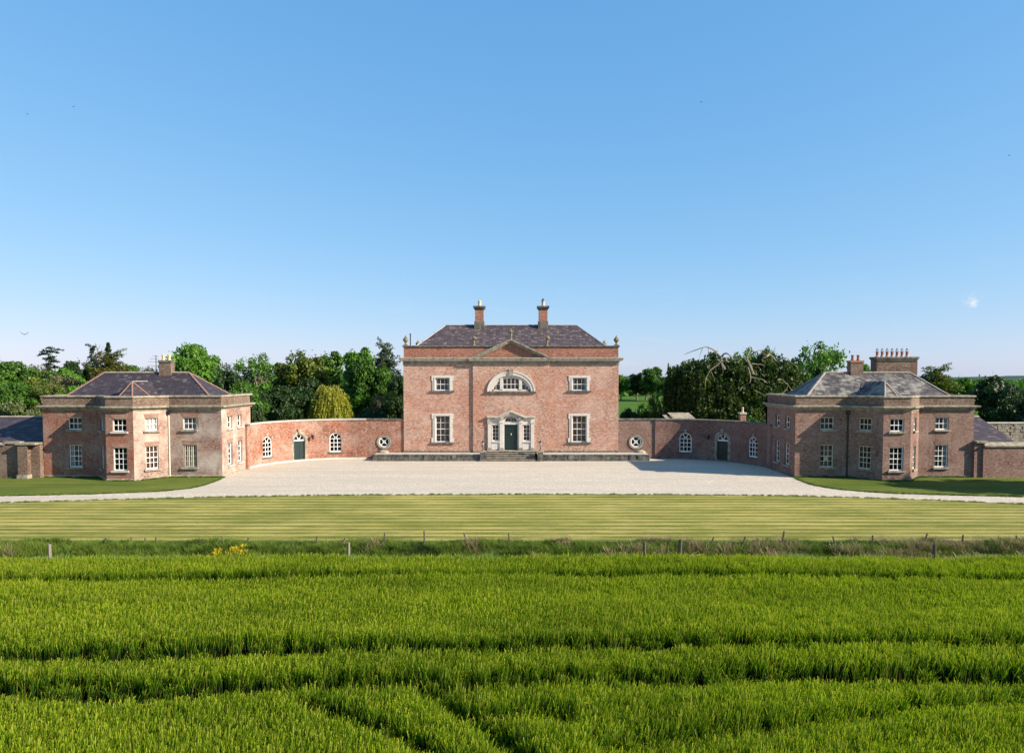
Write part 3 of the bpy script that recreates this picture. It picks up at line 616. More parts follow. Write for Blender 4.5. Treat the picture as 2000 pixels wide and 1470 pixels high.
# roof
ex, ey0, ey1, ez = 10.5, HD+.8, HD+7.9, 11.2; rx, ry, rz = 7.16, HD+4.35, 14.03
slates(house, (HX-ex, ey0, ez), (HX+ex, ey0, ez), (HX+rx, ry, rz), (HX-rx, ry, rz), MT['slate_house'], .34, .235, seed=11)
for s in (-1, 1):
    A, B = (HX+s*ex, ey0, ez), (HX+s*ex, ey1, ez); C = (HX+s*rx, ry, rz)
    slates(house, A, B, C, C, MT['slate_house'], .4, .3, seed=12) if s > 0 else slates(house, B, A, C, C, MT['slate_house'], .4, .3, seed=13)
slates(house, (HX+ex, ey1, ez), (HX-ex, ey1, ez), (HX-rx, ry, rz), (HX+rx, ry, rz), MT['slate_house'], .5, .4, seed=14)
mb = MB(); ridge(mb, (HX-rx, ry, rz+.02), (HX+rx, ry, rz+.02), .10, 5, 1.5)
for s in (-1, 1): ridge(mb, (HX+s*ex, ey0, ez), (HX+s*rx, ry, rz), .09, 5, 1.5); ridge(mb, (HX+s*ex, ey1, ez), (HX+s*rx, ry, rz), .09, 5, 1.5)
mb.build('ridge', MT['lead'], house)
mb = MB(); mb.box(HX-HW+.3, HX+HW-.3, HD+.3, HD+9.2, 11.0, 11.15); mb.build('lead_gutter', MT['lead'], house)
for s, xx in ((-1, -3.54), (1, 3.37)):
    mb = MB(); mb.box(xx-.46, xx+.46, ry-.5, ry+.5, 13.7, 15.75); ch = mb.build('chimney', MT['brick_parapet'], house)
    mb = MB(); mb.box(xx-.54, xx+.54, ry-.58, ry+.58, 13.6, 14.45); mb.build('chimney_base', MT['stone_dark'], ch); mb = MB(); mb.box(xx-.52, xx+.52, ry-.56, ry+.56, 15.72, 15.84); mb.box(xx-.60, xx+.60, ry-.64, ry+.64, 15.84, 15.95); mb.box(xx-.66, xx+.66, ry-.70, ry+.70, 15.95, 16.1); mb.build('chimney_cap', MT['stone_dark'], ch)
    p = pot(ch, xx+.02, ry, 16.1, .62, .19, 'clay' if s < 0 else 'stone_pale')
    if s > 0:
        mb = MB(); mb.lathe([(.2, 0), (.13, .1), (.02, .3)], (0, 0, 0), 10); mb.build('pot_cowl', MT['iron'], ch, T(xx, ry, 16.7))
mb = MB(); mb.lathe([(.06, 0), (.06, 2.2), (.09, 2.2), (.09, 2.3)], (0, 0, 0), 8); mb.build('vent_pipe', MT['iron'], house, T(-11.0+.05, HD+3.5, 10.8))
# urns and stone figures (each could be lifted off)
def urn_mesh():
    mb = MB(); mb.box(-.22, .22, -.22, .22, 0, .08)
    mb.lathe([(.14, .08), (.16, .14), (.07, .2), (.09, .26), (.24, .46), (.29, .58), (.27, .68), (.17, .76), (.19, .80), (.12, .86), (.05, .92), (.07, .97), (.01, 1.05)], (0, 0, 0), 14); return mesh_of(mb, 'urn', MT['urn'], False)
um = urn_mesh()
for x, y, lb in ((HX-11.0+.15, HD+.15, 'lidded stone urn on the front left corner of the house parapet'), (HX+11.0-.15, HD+.15, 'lidded stone urn on the front right corner of the house parapet'),
                 (HX-10.9+.1, HD+9.3, 'stone urn top showing beside the left hip of the house roof'), (HX+10.9-.1, HD+9.3, 'stone urn top showing beside the right hip of the house roof')):
    tag(link('urn', um, None, T(x, y, 11.68)), lb, 'urn', 'stone urns at the corners of the house parapet')
def figure_mesh(sd):
    rg = random.Random(sd); mb = MB(); mb.lathe([(.15, 0), (.15, .08), (.08, .12), (.10, .25), (.13, .42), (.11, .55), (.16, .68), (.19, .78), (.12, .86), (.10, .9), (.13, .97), (.10, 1.06), (.02, 1.1)], (0, 0, 0), 10)
    mb.lathe([(.02,.58),(.2,.68),(.27,.8),(.25,.9),(.1,1.0)], (rg.uniform(-.08,.08), 0, 0), 9); mb.tube([(.08, 0, .7), (.2, -.04, .82), (.22, -.02, .96)], [.09, .08, .05], 6); return mesh_of(mb, 'statue', MT['urn'])
for i, (x, y, z, lb) in enumerate(((-3.92, HD+.15, 11.68, 'small weathered stone figure on the parapet left of the pediment'), (HX, HD-.1, 12.3, 'small weathered stone figure on the tip of the pediment'), (3.62, HD+.15, 11.68, 'small weathered stone figure on the parapet right of the pediment'))):
    tag(link('statue', figure_mesh(i), None, T(x, y, z, (.95, .95, .9 if i != 1 else .95))), lb, 'statue', 'stone figures on the house parapet')

# ------------------------------------------------------------ terrace, steps, lamp piers
ter = thing('terrace', 'low dark weathered stone terrace along the foot of the house', 'terrace', (0, 71, 0))
TY = 70.95; TX0, TX1 = -14.0, 13.85
mb = MB()
for x0, x1 in ((TX0+.05, -2.65), (2.55, TX1-.05)): mb.box(x0, x1, TY+.1, HD+.1, 0, .58)
mb.build('platform', MT['stone_terrace'], ter)
mb = MB()
for x0, x1 in ((TX0+.02, -2.65), (2.55, TX1-.02)): mb.box(x0, x1, TY+.35, HD-.02, .58, .645)
mb.build('paving', MT['stone_pale'], ter)
rg = random.Random(3)
for x0, x1 in ((TX0, -3.25), (3.15, TX1)):
    x = x0
    while x < x1 - .1:
        w = min(rg.uniform(.75, 1.25), x1-x)
        if x1 - x - w < .4: w = x1 - x
        b = MB(); b.box(x+.008, x+w-.008, TY-.05, TY+.37, .56, .66+rg.uniform(-.008, .01)); b.build('coping_stone', MT['stone_dark'], ter)
        x += w
    x = x0
    while x < x1 - .1:
        w = min(rg.uniform(.32, .55), x1-x); pr = rg.uniform(-.02, .02); pier = rg.random() < .12
        if x1 - x - w < .2: w = x1 - x
        b = MB(); b.box(x+.01, x+w-.01, TY+pr-(.06 if pier else 0), TY+.14, .18, .555); b.build('stone', MT['stone_terrace' if rg.random() < .62 else 'stone_dark'], ter)
        x += w
    x = x0
    while x < x1 - .1:
        w = min(rg.uniform(.7, 1.1), x1-x)
        if x1 - x - w < .4: w = x1 - x
        b = MB(); b.box(x+.008, x+w-.008, TY-.06+rg.uniform(-.01, .01), TY+.14, -.05, .175); b.build('base_stone', MT['stone_terrace'], ter)
        x += w
st = thing('entrance_steps', 'flight of stone steps up to the green front door', 'steps', (HX, 71, 0))
for i in range(5):
    b = MB(); b.box(HX-2.5, HX+2.45, 70.75+.30*i, 70.75+.30*(i+1)+.04 if i < 4 else HD-.17, .18*i+.115, .18*(i+1)); b.build('step', MT['stone'], st)
    b = MB(); b.box(HX-2.46, HX+2.41, 70.82+.30*i, HD-.2, .18*i, .18*i+.114); b.build('riser', MT['stone_terrace'], st)
for s, xc in ((-1, -2.93), (1, 2.85)):
    pr = thing('lamp_pier', 'stone pier with a small lamp on the %s of the entrance steps' % ('left' if s < 0 else 'right'), 'pier', (xc, 70.95, 0), 'stone piers beside the entrance steps')
    b = MB(); b.box(xc-.28, xc+.28, 70.7, 71.3, .2, .88); b.build('shaft', MT['stone_terrace' if s < 0 else 'stone_dark'], pr); b = MB(); b.box(xc-.32, xc+.32, 70.66, 71.34, 0, .2); b.build('base', MT['stone_dark'], pr)
    b = MB(); b.box(xc-.34, xc+.34, 70.64, 71.36, .88, .98); b.prism([(xc-.3, .98), (xc+.3, .98), (xc, 1.12)], (70.7, 71.3)); b.build('cap', MT['stone'], pr)
    lp = thing('pier_lamp', 'small black lantern with clear glass on the %s stone pier' % ('left' if s < 0 else 'right'), 'lamp', (xc, 71, 1.08), 'lanterns on the stone piers')
    b = MB(); b.lathe([(.1, 1.05), (.05, 1.12), (.035, 1.3), (.035, 1.55), (.08, 1.6)], (xc, 71, 0), 8); b.build('post', MT['iron'], lp)
    b = MB(); b.lathe([(.08, 1.6), (.15, 1.85), (.15, 1.88)], (xc, 71, 0), 6); b.build('lantern_glass', MT['lead'], lp)
    b = MB(); b.lathe([(.17, 1.88), (.1, 1.98), (.03, 2.04), (.035, 2.1), (.01, 2.16)], (xc, 71, 0), 6); b.build('lantern_top', MT['iron'], lp)
for s, xc in ((-1, -13.3), (1, 13.3)):
    b = MB(); n = 10
    pts = [[(xc + .55*math.cos(math.pi*i/n)*math.cos(q), HD+.02-.55*math.sin(q)*1.0, .645 + .30*math.sin(math.pi*i/n)*math.cos(q)) for i in range(n+1)] for q in (0, .5, .9, 1.25)]
    for a_, c_ in zip(pts, pts[1:]):
        for i in range(n): b.face([a_[i], a_[i+1], c_[i+1], c_[i]])
    b.face(pts[-1])
    tag(b.build('stone_hood', MT['stone'], None), 'low rounded stone hood against the wall under the %s round window' % ('left' if s < 0 else 'right'), 'stone hood', 'rounded stone hoods on the terrace ends')
# ------------------------------------------------------------ pavilions
def pavilion(cx, side, label, bm, sm):
    """side -1: stands on the left (inner side wall faces right), +1 mirrored"""
    D = 59.4; hw = 7.5; dep = 6.9; bd = 2.15; bh = 1.12; be = 3.0; bx = cx + (.12 if side < 0 else -.12)
    pv = thing('pavilion', label, 'house', (cx, D, 0))
    plan = [(cx-hw, D+dep), (cx-hw, D), (bx-be, D), (bx-bh, D-bd), (bx+bh, D-bd), (bx+be, D), (cx+hw, D), (cx+hw, D+dep)]
    inner = 1 if side < 0 else -1
    zt = 5.72; LO = dict(z=.86, h=1.9, w=1.13); UP = dict(z=4.03, h=1.05, w=1.13)
    segs = []   # (curve, list of window centres along the wall, kinds)
    for i, (p, q) in enumerate(zip(plan, plan[1:])):
        cv = Curve([p, q]); L = cv.L
        if i in (0, 6): us = []
        else: us = [L/2]
        if i == 1: us = [hw-4.82]
        if i == 5: us = [L-(hw-4.82)]
        if i == 0 and inner < 0: us = [L-1.75, L-3.95]
        if i == 6 and inner > 0: us = [1.75, 3.95]
        ww = 1.02 if i in (0, 6) else (1.0 if i in (2, 4) else 1.13)
        wm = ([MT['brick_left_red']]*4 + [bm, MT['brick_left_brown'], bm])[i] if side < 0 else bm
        wall(cv, -.05, zt, [dict(z=o['z'], h=o['h'], w=ww, u=u) for u in us for o in (LO, UP)], wm, pv, thick=.35, back=(i not in (2, 3, 4)), ends=False)
        for k, u in enumerate(us):
            for o, rows, up in ((LO, 4, 0), (UP, 2, 1)):
                ex = None; fm = 'white'
                if side < 0:
                    if i == 4: ex = 'blind' if up else 'brown'
                    if i == 5: ex = 'curtain' if up else 'bars'
                    if i == 1 and not up: ex = 'curtain'
                    if i == 5 and not up: fm = 'cream'
                else:
                    if i == 5: ex = 'curtain'
                    if i == 1 and not up: ex = 'paper'
                    if i in (1, 2): fm = 'cream'
                window(pv, cv.frame(u, o['z']), ww, o['h'], 3 if i not in (0, 6) else 2, rows, frame_mat=fm, sill='stone_pale' if (side < 0 and i in (3, 0, 6)) else 'stone', extra=ex, arch=True,
                       archmat='brick_red' if side < 0 else 'brick_right', reveal=.11 if i not in (0, 6) else .16, label=('sash window with pale vertical guard bars' if ex == 'bars' else None))
    mb = MB(); mb.box(cx-hw, cx+hw, D+dep-.35, D+dep, 0, 5.7); mb.build('rear_wall', MT[bm] if isinstance(bm, str) else bm, pv)
    mb = MB(); mb.sweep([(.05, -.05), (.05, .16), (0, .2), (-.2, .2), (-.2, -.05)], plan); mb.build('plinth', MT['stone' if side < 0 else 'stone_dark'], pv)
    mb = MB(); mb.sweep([(-.2, 5.70), (.03, 5.70), (.04, 5.78), (.10, 5.80), (.12, 5.87), (.27, 5.90), (.33, 5.93), (.36, 6.04), (.31, 6.07), (-.2, 6.10)], plan); mb.build('cornice', sm, pv)
    mb = MB(); mb.sweep([(-.01, 6.06), (-.01, 6.76), (-.34, 6.76), (-.34, 6.06)], plan); mb.box(cx-hw+.01, cx+hw-.01, D+dep-.33, D+dep-.01, 6.0, 6.76); mb.build('parapet', MT['brick_old'], pv)
    mb = MB(); mb.sweep([(.07, 6.76), (.09, 6.79), (.09, 6.88), (.06, 6.91), (-.38, 6.92), (-.38, 6.76)], plan); mb.box(cx-hw-.08, cx+hw+.08, D+dep-.4, D+dep+.05, 6.761, 6.915); mb.build('coping', sm, pv)
    # roof
    sl_ = MT['slate_left'] if side < 0 else MT['slate_right']; sw_, sg = (.42, .27) if side > 0 else (.38, .25)
    ox = -.45 if side < 0 else .15
    e, y0, y1, z0 = hw-.65, D+.5, D+dep-.5, 6.2; r, ry, rz = 3.75, D+3.4, 8.82
    A, B, C_, D_ = (cx-e, y0, z0), (cx+e, y0, z0), (cx+ox+r, ry, rz), (cx+ox-r, ry, rz)
    slates(pv, A, B, C_, D_, sl_, sw_, sg, seed=21+side); slates(pv, (cx+e, y0, z0), (cx+e, y1, z0), C_, C_, sl_, sw_, sg, seed=22)
    slates(pv, (cx-e, y1, z0), (cx-e, y0, z0), D_, D_, sl_, sw_, sg, seed=23); slates(pv, (cx+e, y1, z0), (cx-e, y1, z0), D_, C_, sl_, .5, .4, seed=24)
    mb = MB(); ridge(mb, D_, C_, .12); mb.build('ridge_tiles', MT['ridge_pale'], pv)
    mb = MB(); ridge(mb, A, D_, .11); ridge(mb, (cx-e, y1, z0), D_, .11); mb.build('hip_tiles', MT['terracotta' if side < 0 else 'ridge_pale'], pv)
    mb = MB(); ridge(mb, B, C_, .11); ridge(mb, (cx+e, y1, z0), C_, .11); mb.build('hip_tiles', MT['terracotta' if side < 0 else 'ridge_pale'], pv)
    # roof of the bay: half octagon hipped into the main slope
    az = 8.06; ap = (cx, D+.15, az); tt = (az-z0)/(rz-z0); bk = (cx, y0+(ry-y0)*tt+.02, az)
    zb = 6.25; k = .72; p0, p1, p2, p3 = (cx-be*k, D+.25, zb), (cx-bh*k, D-bd*k+.1, zb), (cx+bh*k, D-bd*k+.1, zb), (cx+be*k, D+.25, zb)
    vl, vr = (cx-be*k-.15, y0+.0, z0+.05), (cx+be*k+.15, y0+.0, z0+.05)
    for a_, b_, s_ in ((p0, p1, 31), (p1, p2, 32), (p2, p3, 33)): slates(pv, a_, b_, ap, ap, sl_, .3, .22, name='bay_slates', seed=s_)
    slates(pv, vl, p0, ap, bk, sl_, .3, .22, name='bay_slates', seed=34); slates(pv, p3, vr, bk, ap, sl_, .3, .22, name='bay_slates', seed=35)
    mb = MB()
    for a_ in (p0, p1, p2, p3): ridge(mb, a_, ap, .075, 4, .4)
    mb.build('hip_tiles', MT['terracotta' if side < 0 else 'ridge_pale'], pv)
    mb = MB(); ridge(mb, ap, bk, .08, 4, .4); ridge(mb, vl, bk, .04, 3, .5); ridge(mb, vr, bk, .04, 3, .5); mb.build('valley_flashing', MT['ridge_pale'], pv)
    mb = MB(); mb.sweep([(-.3, 6.15), (-.3, 6.2), (-.95, 6.2), (-.95, 6.15)], plan); mb.build('lead_gutter', MT['lead'], pv)
    # rainwater pipe in the corner by the bay
    px_ = cx + (be+.12 if side < 0 else -be-.12)
    mb = MB(); mb.tube([(px_, D-.08, 0), (px_, D-.08, 5.35)], .055, 8); mb.build('downpipe', MT['cream' if side < 0 else 'iron'], pv)
    mb = MB(); mb.prism([(px_-.1, 5.3), (px_+.1, 5.3), (px_+.17, 5.62), (px_-.17, 5.62)], (D-.22, D-.01)); mb.build('rainwater_head', MT['iron'], pv)
    return pv
for mm in ('brick_left', 'brick_right'): pass
_w = wall
pl = pavilion(-31.9, -1, 'two-storey brick pavilion with canted bay on the left, patched with pale limewash', MT['brick_left'], MT['stone'])
pr_ = pavilion(31.3, 1, 'two-storey brown brick pavilion with canted bay and long chimney stack on the right', MT['brick_right'], MT['stone'])
# chimneys of the pavilions
mb = MB(); mb.box(-31.12, -30.05, 62.5, 63.2, 8.4, 9.72); ch = mb.build('chimney', MT['brick_old'], pl); mb = MB(); mb.box(-31.17, -30.0, 62.45, 63.25, 9.72, 9.92); mb.build('chimney_cap', MT['stone_dark'], ch)
for x in (-30.86, -30.34): pot(ch, x, 62.85, 9.92, .52, .14, 'clay')
mb = MB(); mb.box(29.85, 30.95, 62.5, 63.2, 8.4, 9.72); ch = mb.build('chimney', MT['brick_old'], pr_); mb = MB(); mb.box(29.8, 31.0, 62.45, 63.25, 9.72, 9.9); mb.build('chimney_cap', MT['clay_red'], ch)
for x in (30.15, 30.65): pot(ch, x, 62.85, 9.9, .5, .13, 'clay_red')
bx0, bx1 = 32.7, 36.35
mb = MB(); mb.box(bx0, bx1, 63.6, 64.7, 7.5, 10.0); ch = mb.build('chimney', MT['brick_old'], pr_); ch['label'] = 'long brick chimney stack with seven capped pots'
mb = MB(); mb.box(bx0-.05, bx1+.05, 63.55, 64.75, 10.0, 10.1); mb.box(bx0-.10, bx1+.10, 63.5, 64.8, 10.1, 10.26)
for i in range(20): x = bx0 + .05 + i*(bx1-bx0-.1)/19.5; mb.box(x, x+.09, 63.52, 63.6, 9.88, 9.998)
mb.build('chimney_cap', MT['stone_dark'], ch)
for i in range(7):
    x = 32.98 + i*.447; p = pot(ch, x, 64.1, 10.26, .5, .13, 'clay_red'); b = MB(); b.lathe([(.15, 0), (.16, .10), (.12, .12)], (0, 0, 0), 10); b.build('pot_flaunching', MT['stone_white'], ch, T(x, 64.1, 10.25))
    b = MB(); 
    for k in range(6):
        t = k*math.pi/3; b.tube([(math.cos(t)*.13, math.sin(t)*.13, 0), (math.cos(t)*.12, math.sin(t)*.12, .12), (0, 0, .36)], .012, 4)
    b.lathe([(.12, .10), (.04, .24), (.01, .36)], (0, 0, 0), 6); b.build('wire_cowl', MT['lead'], ch, T(x, 64.1, 10.74))
ae = thing('tv_aerial', 'thin television aerial beside the brick chimney of the left pavilion', 'aerial', (-31.5, 63.2, 8.6))
b = MB(); b.tube([(-31.75, 63.3, 8.5), (-31.75, 63.3, 10.4)], .03, 6); b.build('mast', MT['iron'], ae)
b = MB()
for z, l in ((10.3, .3), (10.05, .55), (9.8, .7), (9.45, .75), (9.1, .5)): b.tube([(-31.75-l, 63.3, z+.03), (-31.75+.25, 63.3, z-.02)], .013, 4)
b.build('element', MT['iron'], ae)
# ------------------------------------------------------------ quadrant walls
def curved(side):
    if side < 0: c, r = (-16, 64.7), 8.35; pts = [(c[0]-r*math.cos(t), c[1]+r*math.sin(t)) for t in [math.pi/2*i/26 for i in range(27)]] + [(-15.1, c[1]+r)]
    else: c, r = (15.6, 64.7), 8.3; pts = [(14.8, c[1]+r)] + [(c[0]+r*math.cos(t), c[1]+r*math.sin(t)) for t in [math.pi/2*(1-i/26) for i in range(27)]]
    cv = Curve(pts); H = 4.0; bm = MT['brick_curve'] if side < 0 else MT['brick_curve_shaded']
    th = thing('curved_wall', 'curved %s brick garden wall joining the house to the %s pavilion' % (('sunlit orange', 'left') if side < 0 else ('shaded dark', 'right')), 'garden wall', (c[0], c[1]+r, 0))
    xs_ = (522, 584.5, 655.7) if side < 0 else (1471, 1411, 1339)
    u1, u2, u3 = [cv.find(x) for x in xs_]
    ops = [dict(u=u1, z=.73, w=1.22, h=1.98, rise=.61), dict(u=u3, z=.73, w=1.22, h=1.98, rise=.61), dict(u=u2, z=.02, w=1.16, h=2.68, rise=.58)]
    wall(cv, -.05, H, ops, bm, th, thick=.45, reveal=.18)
    for k, u in ((0, u1), (1, u3)):
        M = cv.frame(u, .73); fr = window(th, M, 1.22, 1.98, 3, 3, rise=.61, reveal=.05, fw=.08, bw=.055, sill='stone_dark', sill_w=.10, deep=.3, meet=False)
        b = MB(); b.prism([(-.09, 2.02), (.09, 2.02), (.13, 2.32), (-.13, 2.32)], (-.05, .03)); b.build('keystone', MT['stone'], fr, M)
        for s in (-1, 1): b = MB(); b.box(s*.75-.10, s*.75+.10, -.03, .03, 1.28, 1.45); b.build('impost', MT['stone'], fr, M)
        b = MB(); ar, ar2 = arc(1.34, 1.37, .67, 22), arc(1.95, 1.37, .98, 22)
        for i in range(22):
            q = [ar[i], ar[i+1], ar2[i+1], ar2[i]]; b.prism([(x+(sum(p[0] for p in q)/4-x)*.07, z+(sum(p[1] for p in q)/4-z)*.07) for x, z in q], (-.012-.006*(i % 2), .02))
        b.build('brick_arch', bm, fr, M)
    M = cv.frame(u2, 0); b = MB(); b.box(-.56, .56, .13, .18, .02, 2.02)
    for z0, z1 in ((.12, .32), (.38, .56), (.62, .95), (1.0, 1.3), (1.36, 1.62), (1.68, 1.94)):
        for x in (-.27, .27): b.box(x-.22, x+.22, .105, .13, z0, z1)
    d = b.build('door', MT['green_door' if side < 0 else 'dark_door'], th, M); d['label'] = 'dark green panelled garden door' if side < 0 else 'near-black garden door'
    b = MB(); b.box(.42, .48, .07, .105, 1.0, 1.12); b.build('handle', MT['iron'], d, M)
    b = MB(); b.ring(arc(1.16, 2.12, .58), arc(1.02, 2.12, .51), (.08, .14)); b.box(-.58, .58, .07, .15, 2.02, 2.14); fan_bars(b, 1.02, 2.12, .52, (.09, .13), .05, .25)
    f = b.build('fanlight', MT['white'], th, M); poly_pane(f, M, arc(1.04, 2.12, .52), .12); room(f, M, 1.16, 2.7, .19, .2)
    z = 0; i = 0
    while z < 2.12:
        hh = .34; 
        for s in (-1, 1):
            wv = .30 if i % 2 else .20; x0, x1 = sorted((s*.58, s*(.58+wv))); b = MB(); b.box(x0, x1, -.05-.02*(i % 2), .10, z+.005, min(z+hh, 2.13)-.005); b.build('jamb_stone', MT['stone'], th, M)
        z += hh; i += 1
    ar, ar2 = arc(1.16, 2.14, .58, 9), arc(1.72, 2.14, .88, 9)
    for i in range(9):
        if i == 4: continue
        q = [ar[i], ar[i+1], ar2[i+1], ar2[i]]; b = MB(); b.prism(q, (-.06, .1)); b.build('arch_stone', MT['stone'], th, M)
    b = MB(); b.prism([(-.10, 2.66), (.10, 2.66), (.18, 3.22), (-.18, 3.22)], (-.16, .1)); b.build('keystone', MT['stone'], th, M)
    # coping and footing
    b = MB(); P = [tuple(p) for p in cv.p]; b.sweep([(.07, H), (.08, H+.09), (-.2, H+.16), (-.52, H+.09), (-.52, H)], P); b.build('coping', MT['stone_pale' if side < 0 else 'stone_dark'], th)
    b = MB(); b.sweep([(.05, -.04), (.05, .10), (0, .13), (-.1, .13), (-.1, -.04)], [p for p in P]); b.build('footing', MT['stone_white' if side < 0 else 'stone_dark'], th)
    # end pier against the pavilion
    ue = .12 if side < 0 else cv.L-.12; Mp = cv.frame(ue, 0)
    b = MB(); b.box(-.22, .22, -.14, .5, 0, H-.02); b.build('pier', bm, th, Mp); b = MB(); b.box(-.28, .28, -.2, .55, H-.02, H+.13); b.build('pier_cap', MT['stone_dark'], th, Mp)
    # straight recessed piece with the round window
    x0, x1 = (-15.1, HX-HW+.05) if side < 0 else (HX+HW-.05, 14.8)
    c2 = Curve([(x0, HD+.12), (x1, HD+.12)]); ur = (-13.25 if side < 0 else 12.85) - x0; R0 = .74
    sw = thing('link_wall', 'short straight brick wall with a round window on the %s of the house' % ('left' if side < 0 else 'right'), 'garden wall', ((x0+x1)/2, HD+.12, 0))
    wall(c2, -.05, H, [dict(u=ur, z=1.74-R0, w=2*R0, h=2*R0, round=True)], MT['brick_curve'] if side < 0 else MT['brick_right'], sw, thick=.4)
    b = MB(); b.sweep([(.07, H), (.08, H+.09), (-.2, H+.16), (-.5, H+.09), (-.5, H)], [(x0, HD+.12), (x1, HD+.12)]); b.build('coping', MT['stone_dark'], sw)
    M = c2.frame(ur, 1.74); circ = lambda r_, n=32: [(r_*math.cos(2*math.pi*i/n), r_*math.sin(2*math.pi*i/n)) for i in range(n)]
    b = MB(); b.ring(circ(.56), circ(.46), (.02, .12), closed=True); b.ring(circ(.15, 16), circ(.07, 16), (.04, .10), closed=True)
    for t in (45, 135, 225, 315): b.bar((.12*math.cos(rad(t)), .12*math.sin(rad(t))), (.48*math.cos(rad(t)), .48*math.sin(rad(t))), .065, (.045, .10))
    f = b.build('window', MT['white'], sw, M); f['label'] = 'round white window with four spokes'
    b = MB(); b.ring(circ(.74), circ(.60), (-.09, .1), closed=True); b.ring(circ(.62), circ(.55), (-.03, .1), closed=True); b.build('surround', MT['stone'], f, M)
    b = MB(); b.ring(circ(.78), circ(.73), (-.03, .05), closed=True); b.build('surround_edge', MT['stone_dark'], f, M)
    for k in range(4): poly_pane(f, M, [(0, 0)] + [(.47*math.cos(rad(45+90*k+10*i)), .47*math.sin(rad(45+90*k+10*i))) for i in range(10)], .08)
    room(f, M @ Matrix.Translation((0, 0, -.74)), 1.48, 1.48, .16, .22)
    # bracket lantern on the curved wall
    ul = cv.find(609 if side < 0 else 1385); Ml = cv.frame(ul, 2.5)
    lp = tag(link('wall_lantern', None, None, Ml), 'black bracket lantern beside the %s garden door' % ('left' if side < 0 else 'right'), 'lamp', 'bracket lanterns on the curved walls')
    b = MB(); b.tube([(0, 0, -.1), (0, -.15, .12), (0, -.32, .14), (0, -.36, .05)], .022, 6); b.box(-.05, .05, -.02, .0, -.2, .1); b.build('bracket', MT['iron'], lp, Ml)
    b = MB(); b.lathe([(.08, -.30), (.15, .0), (.17, .02), (.04, .13), (.02, .18)], (0, -.36, -.05), 6); b.build('lantern', MT['iron'], lp, Ml)
    return th
curved(-1); curved(1)
# ------------------------------------------------------------ outer wings: walls, low slate roofs
lw = thing('wing_wall', 'old patched brick garden wall left of the left pavilion', 'garden wall', (-45, 58.8, 0))
wall(Curve([(-70, 58.9), (-39.4, 58.9)]), -.05, 2.78, [], MT['brick_old'], lw, back=True)
b = MB(); b.sweep([(.10, 2.78), (.10, 2.86), (-.2, 2.98), (-.5, 2.86), (-.5, 2.78)], [(-70, 58.9), (-42.3, 58.9)]); b.box(-42.3, -40.95, 58.8, 59.3, 2.9, 3.08); b.build('coping', MT['stone'], lw)
b = MB(); b.box(-40.95, -40.15, 58.45, 59.2, 0, 2.85); b.build('pier', MT['brick_old'], lw); b = MB(); b.box(-41.1, -39.4, 58.35, 59.3, 2.85, 3.0); b.build('pier_cap', MT['stone'], lw)
b = MB(); b.box(-41.0, -40.1, 58.35, 59.0, 0, .35); b.build('pier_base', MT['stone'], lw)
rw = thing('wing_wall', 'old brick garden wall with thick stone coping right of the right pavilion', 'garden wall', (45, 58.8, 0))
wall(Curve([(39.4, 59.0), (70, 59.0)]), -.05, 2.62, [], MT['brick_right'], rw, back=True); wall(Curve([(38.75, 59.15), (39.4, 59.15)]), -.05, 2.85, [], MT['brick_right'], rw, back=True)
b = MB(); b.sweep([(.12, 2.62), (.14, 2.74), (-.25, 3.02), (-.6, 2.74), (-.6, 2.62)], [(39.45, 59.0), (70, 59.0)]); b.box(38.8, 39.7, 58.95, 59.5, 2.95, 3.12); b.build('coping', MT['stone'], rw)
for side, x0, x1, r1 in ((-1, -70, -39.45, -39.45), (1, 38.85, 42.9, 41.9)):
    ou = thing('outbuilding', 'low outbuilding with a %s slate roof behind the %s garden wall' % (('long dark', 'left') if side < 0 else ('short hipped', 'right')), 'outbuilding', ((x0+x1)/2, 62, 0))
    b = MB(); b.box(x0+.2, x1-.2, 60.6, 66.4, 0, 3.0); b.build('wall', MT['brick_old'], ou)
    slates(ou, (x0, 60.3, 2.95), (x1, 60.3, 2.95), (r1, 63.5, 4.86), (x0, 63.5, 4.86), MT['slate_wing'], .42, .28, seed=41); slates(ou, (x1, 66.7, 2.95), (x0, 66.7, 2.95), (x0, 63.5, 4.86), (r1, 63.5, 4.86), MT['slate_wing'], .5, .4, seed=42)
    if r1 != x1: slates(ou, (x1, 60.3, 2.95), (x1, 66.7, 2.95), (r1, 63.5, 4.86), (r1, 63.5, 4.86), MT['slate_wing'], .42, .28, seed=43)
    b = MB(); ridge(b, (x0, 63.5, 4.87), (r1, 63.5, 4.87), .12); b.build('ridge_tiles', MT['ridge_pale'], ou)
    b = MB(); b.box(x0, x1, 60.22, 60.34, 2.85, 2.97); b.build('gutter', MT['iron'], ou)
    if side < 0:
        b = MB(); b.box(-44.2, -42.6, 60.5, 60.58, 2.45, 2.85)
        f = b.build('window', MT['white'], ou)
        for k in range(4): pane_at(f, Matrix.Identity(4), -44.12+k*.38, -43.82+k*.38, 2.52, 2.78, 60.49)
rb = thing('rubble_wall', 'ruined pale rubble stone wall behind the low roof at the right edge', 'ruin', (45, 63, 0))
rg = random.Random(9); b = MB(); b.box(42.6, 60, 64.3, 64.9, 0, 3.6); b.build('core', MT['stone'], rb)
b = MB()
for r in range(9):
    x = 43.2 - .11*r
    while x < 58:
        w = rg.uniform(.18, .45); b.box(x+.01, x+w-.01, 64.16+rg.uniform(-.03, .03), 64.4, 1.9+r*.26+rg.uniform(0, .02), 2.155+r*.26); x += w
o = b.build('stones', MT['stone'], rb); o['kind'] = 'stuff'
b = MB(); b.sweep([(.1, 4.22), (.1, 4.34), (-.5, 4.34), (-.5, 4.22)], [(42.3, 64.2), (58, 64.2)]); b.build('coping', MT['stone_pale'], rb)
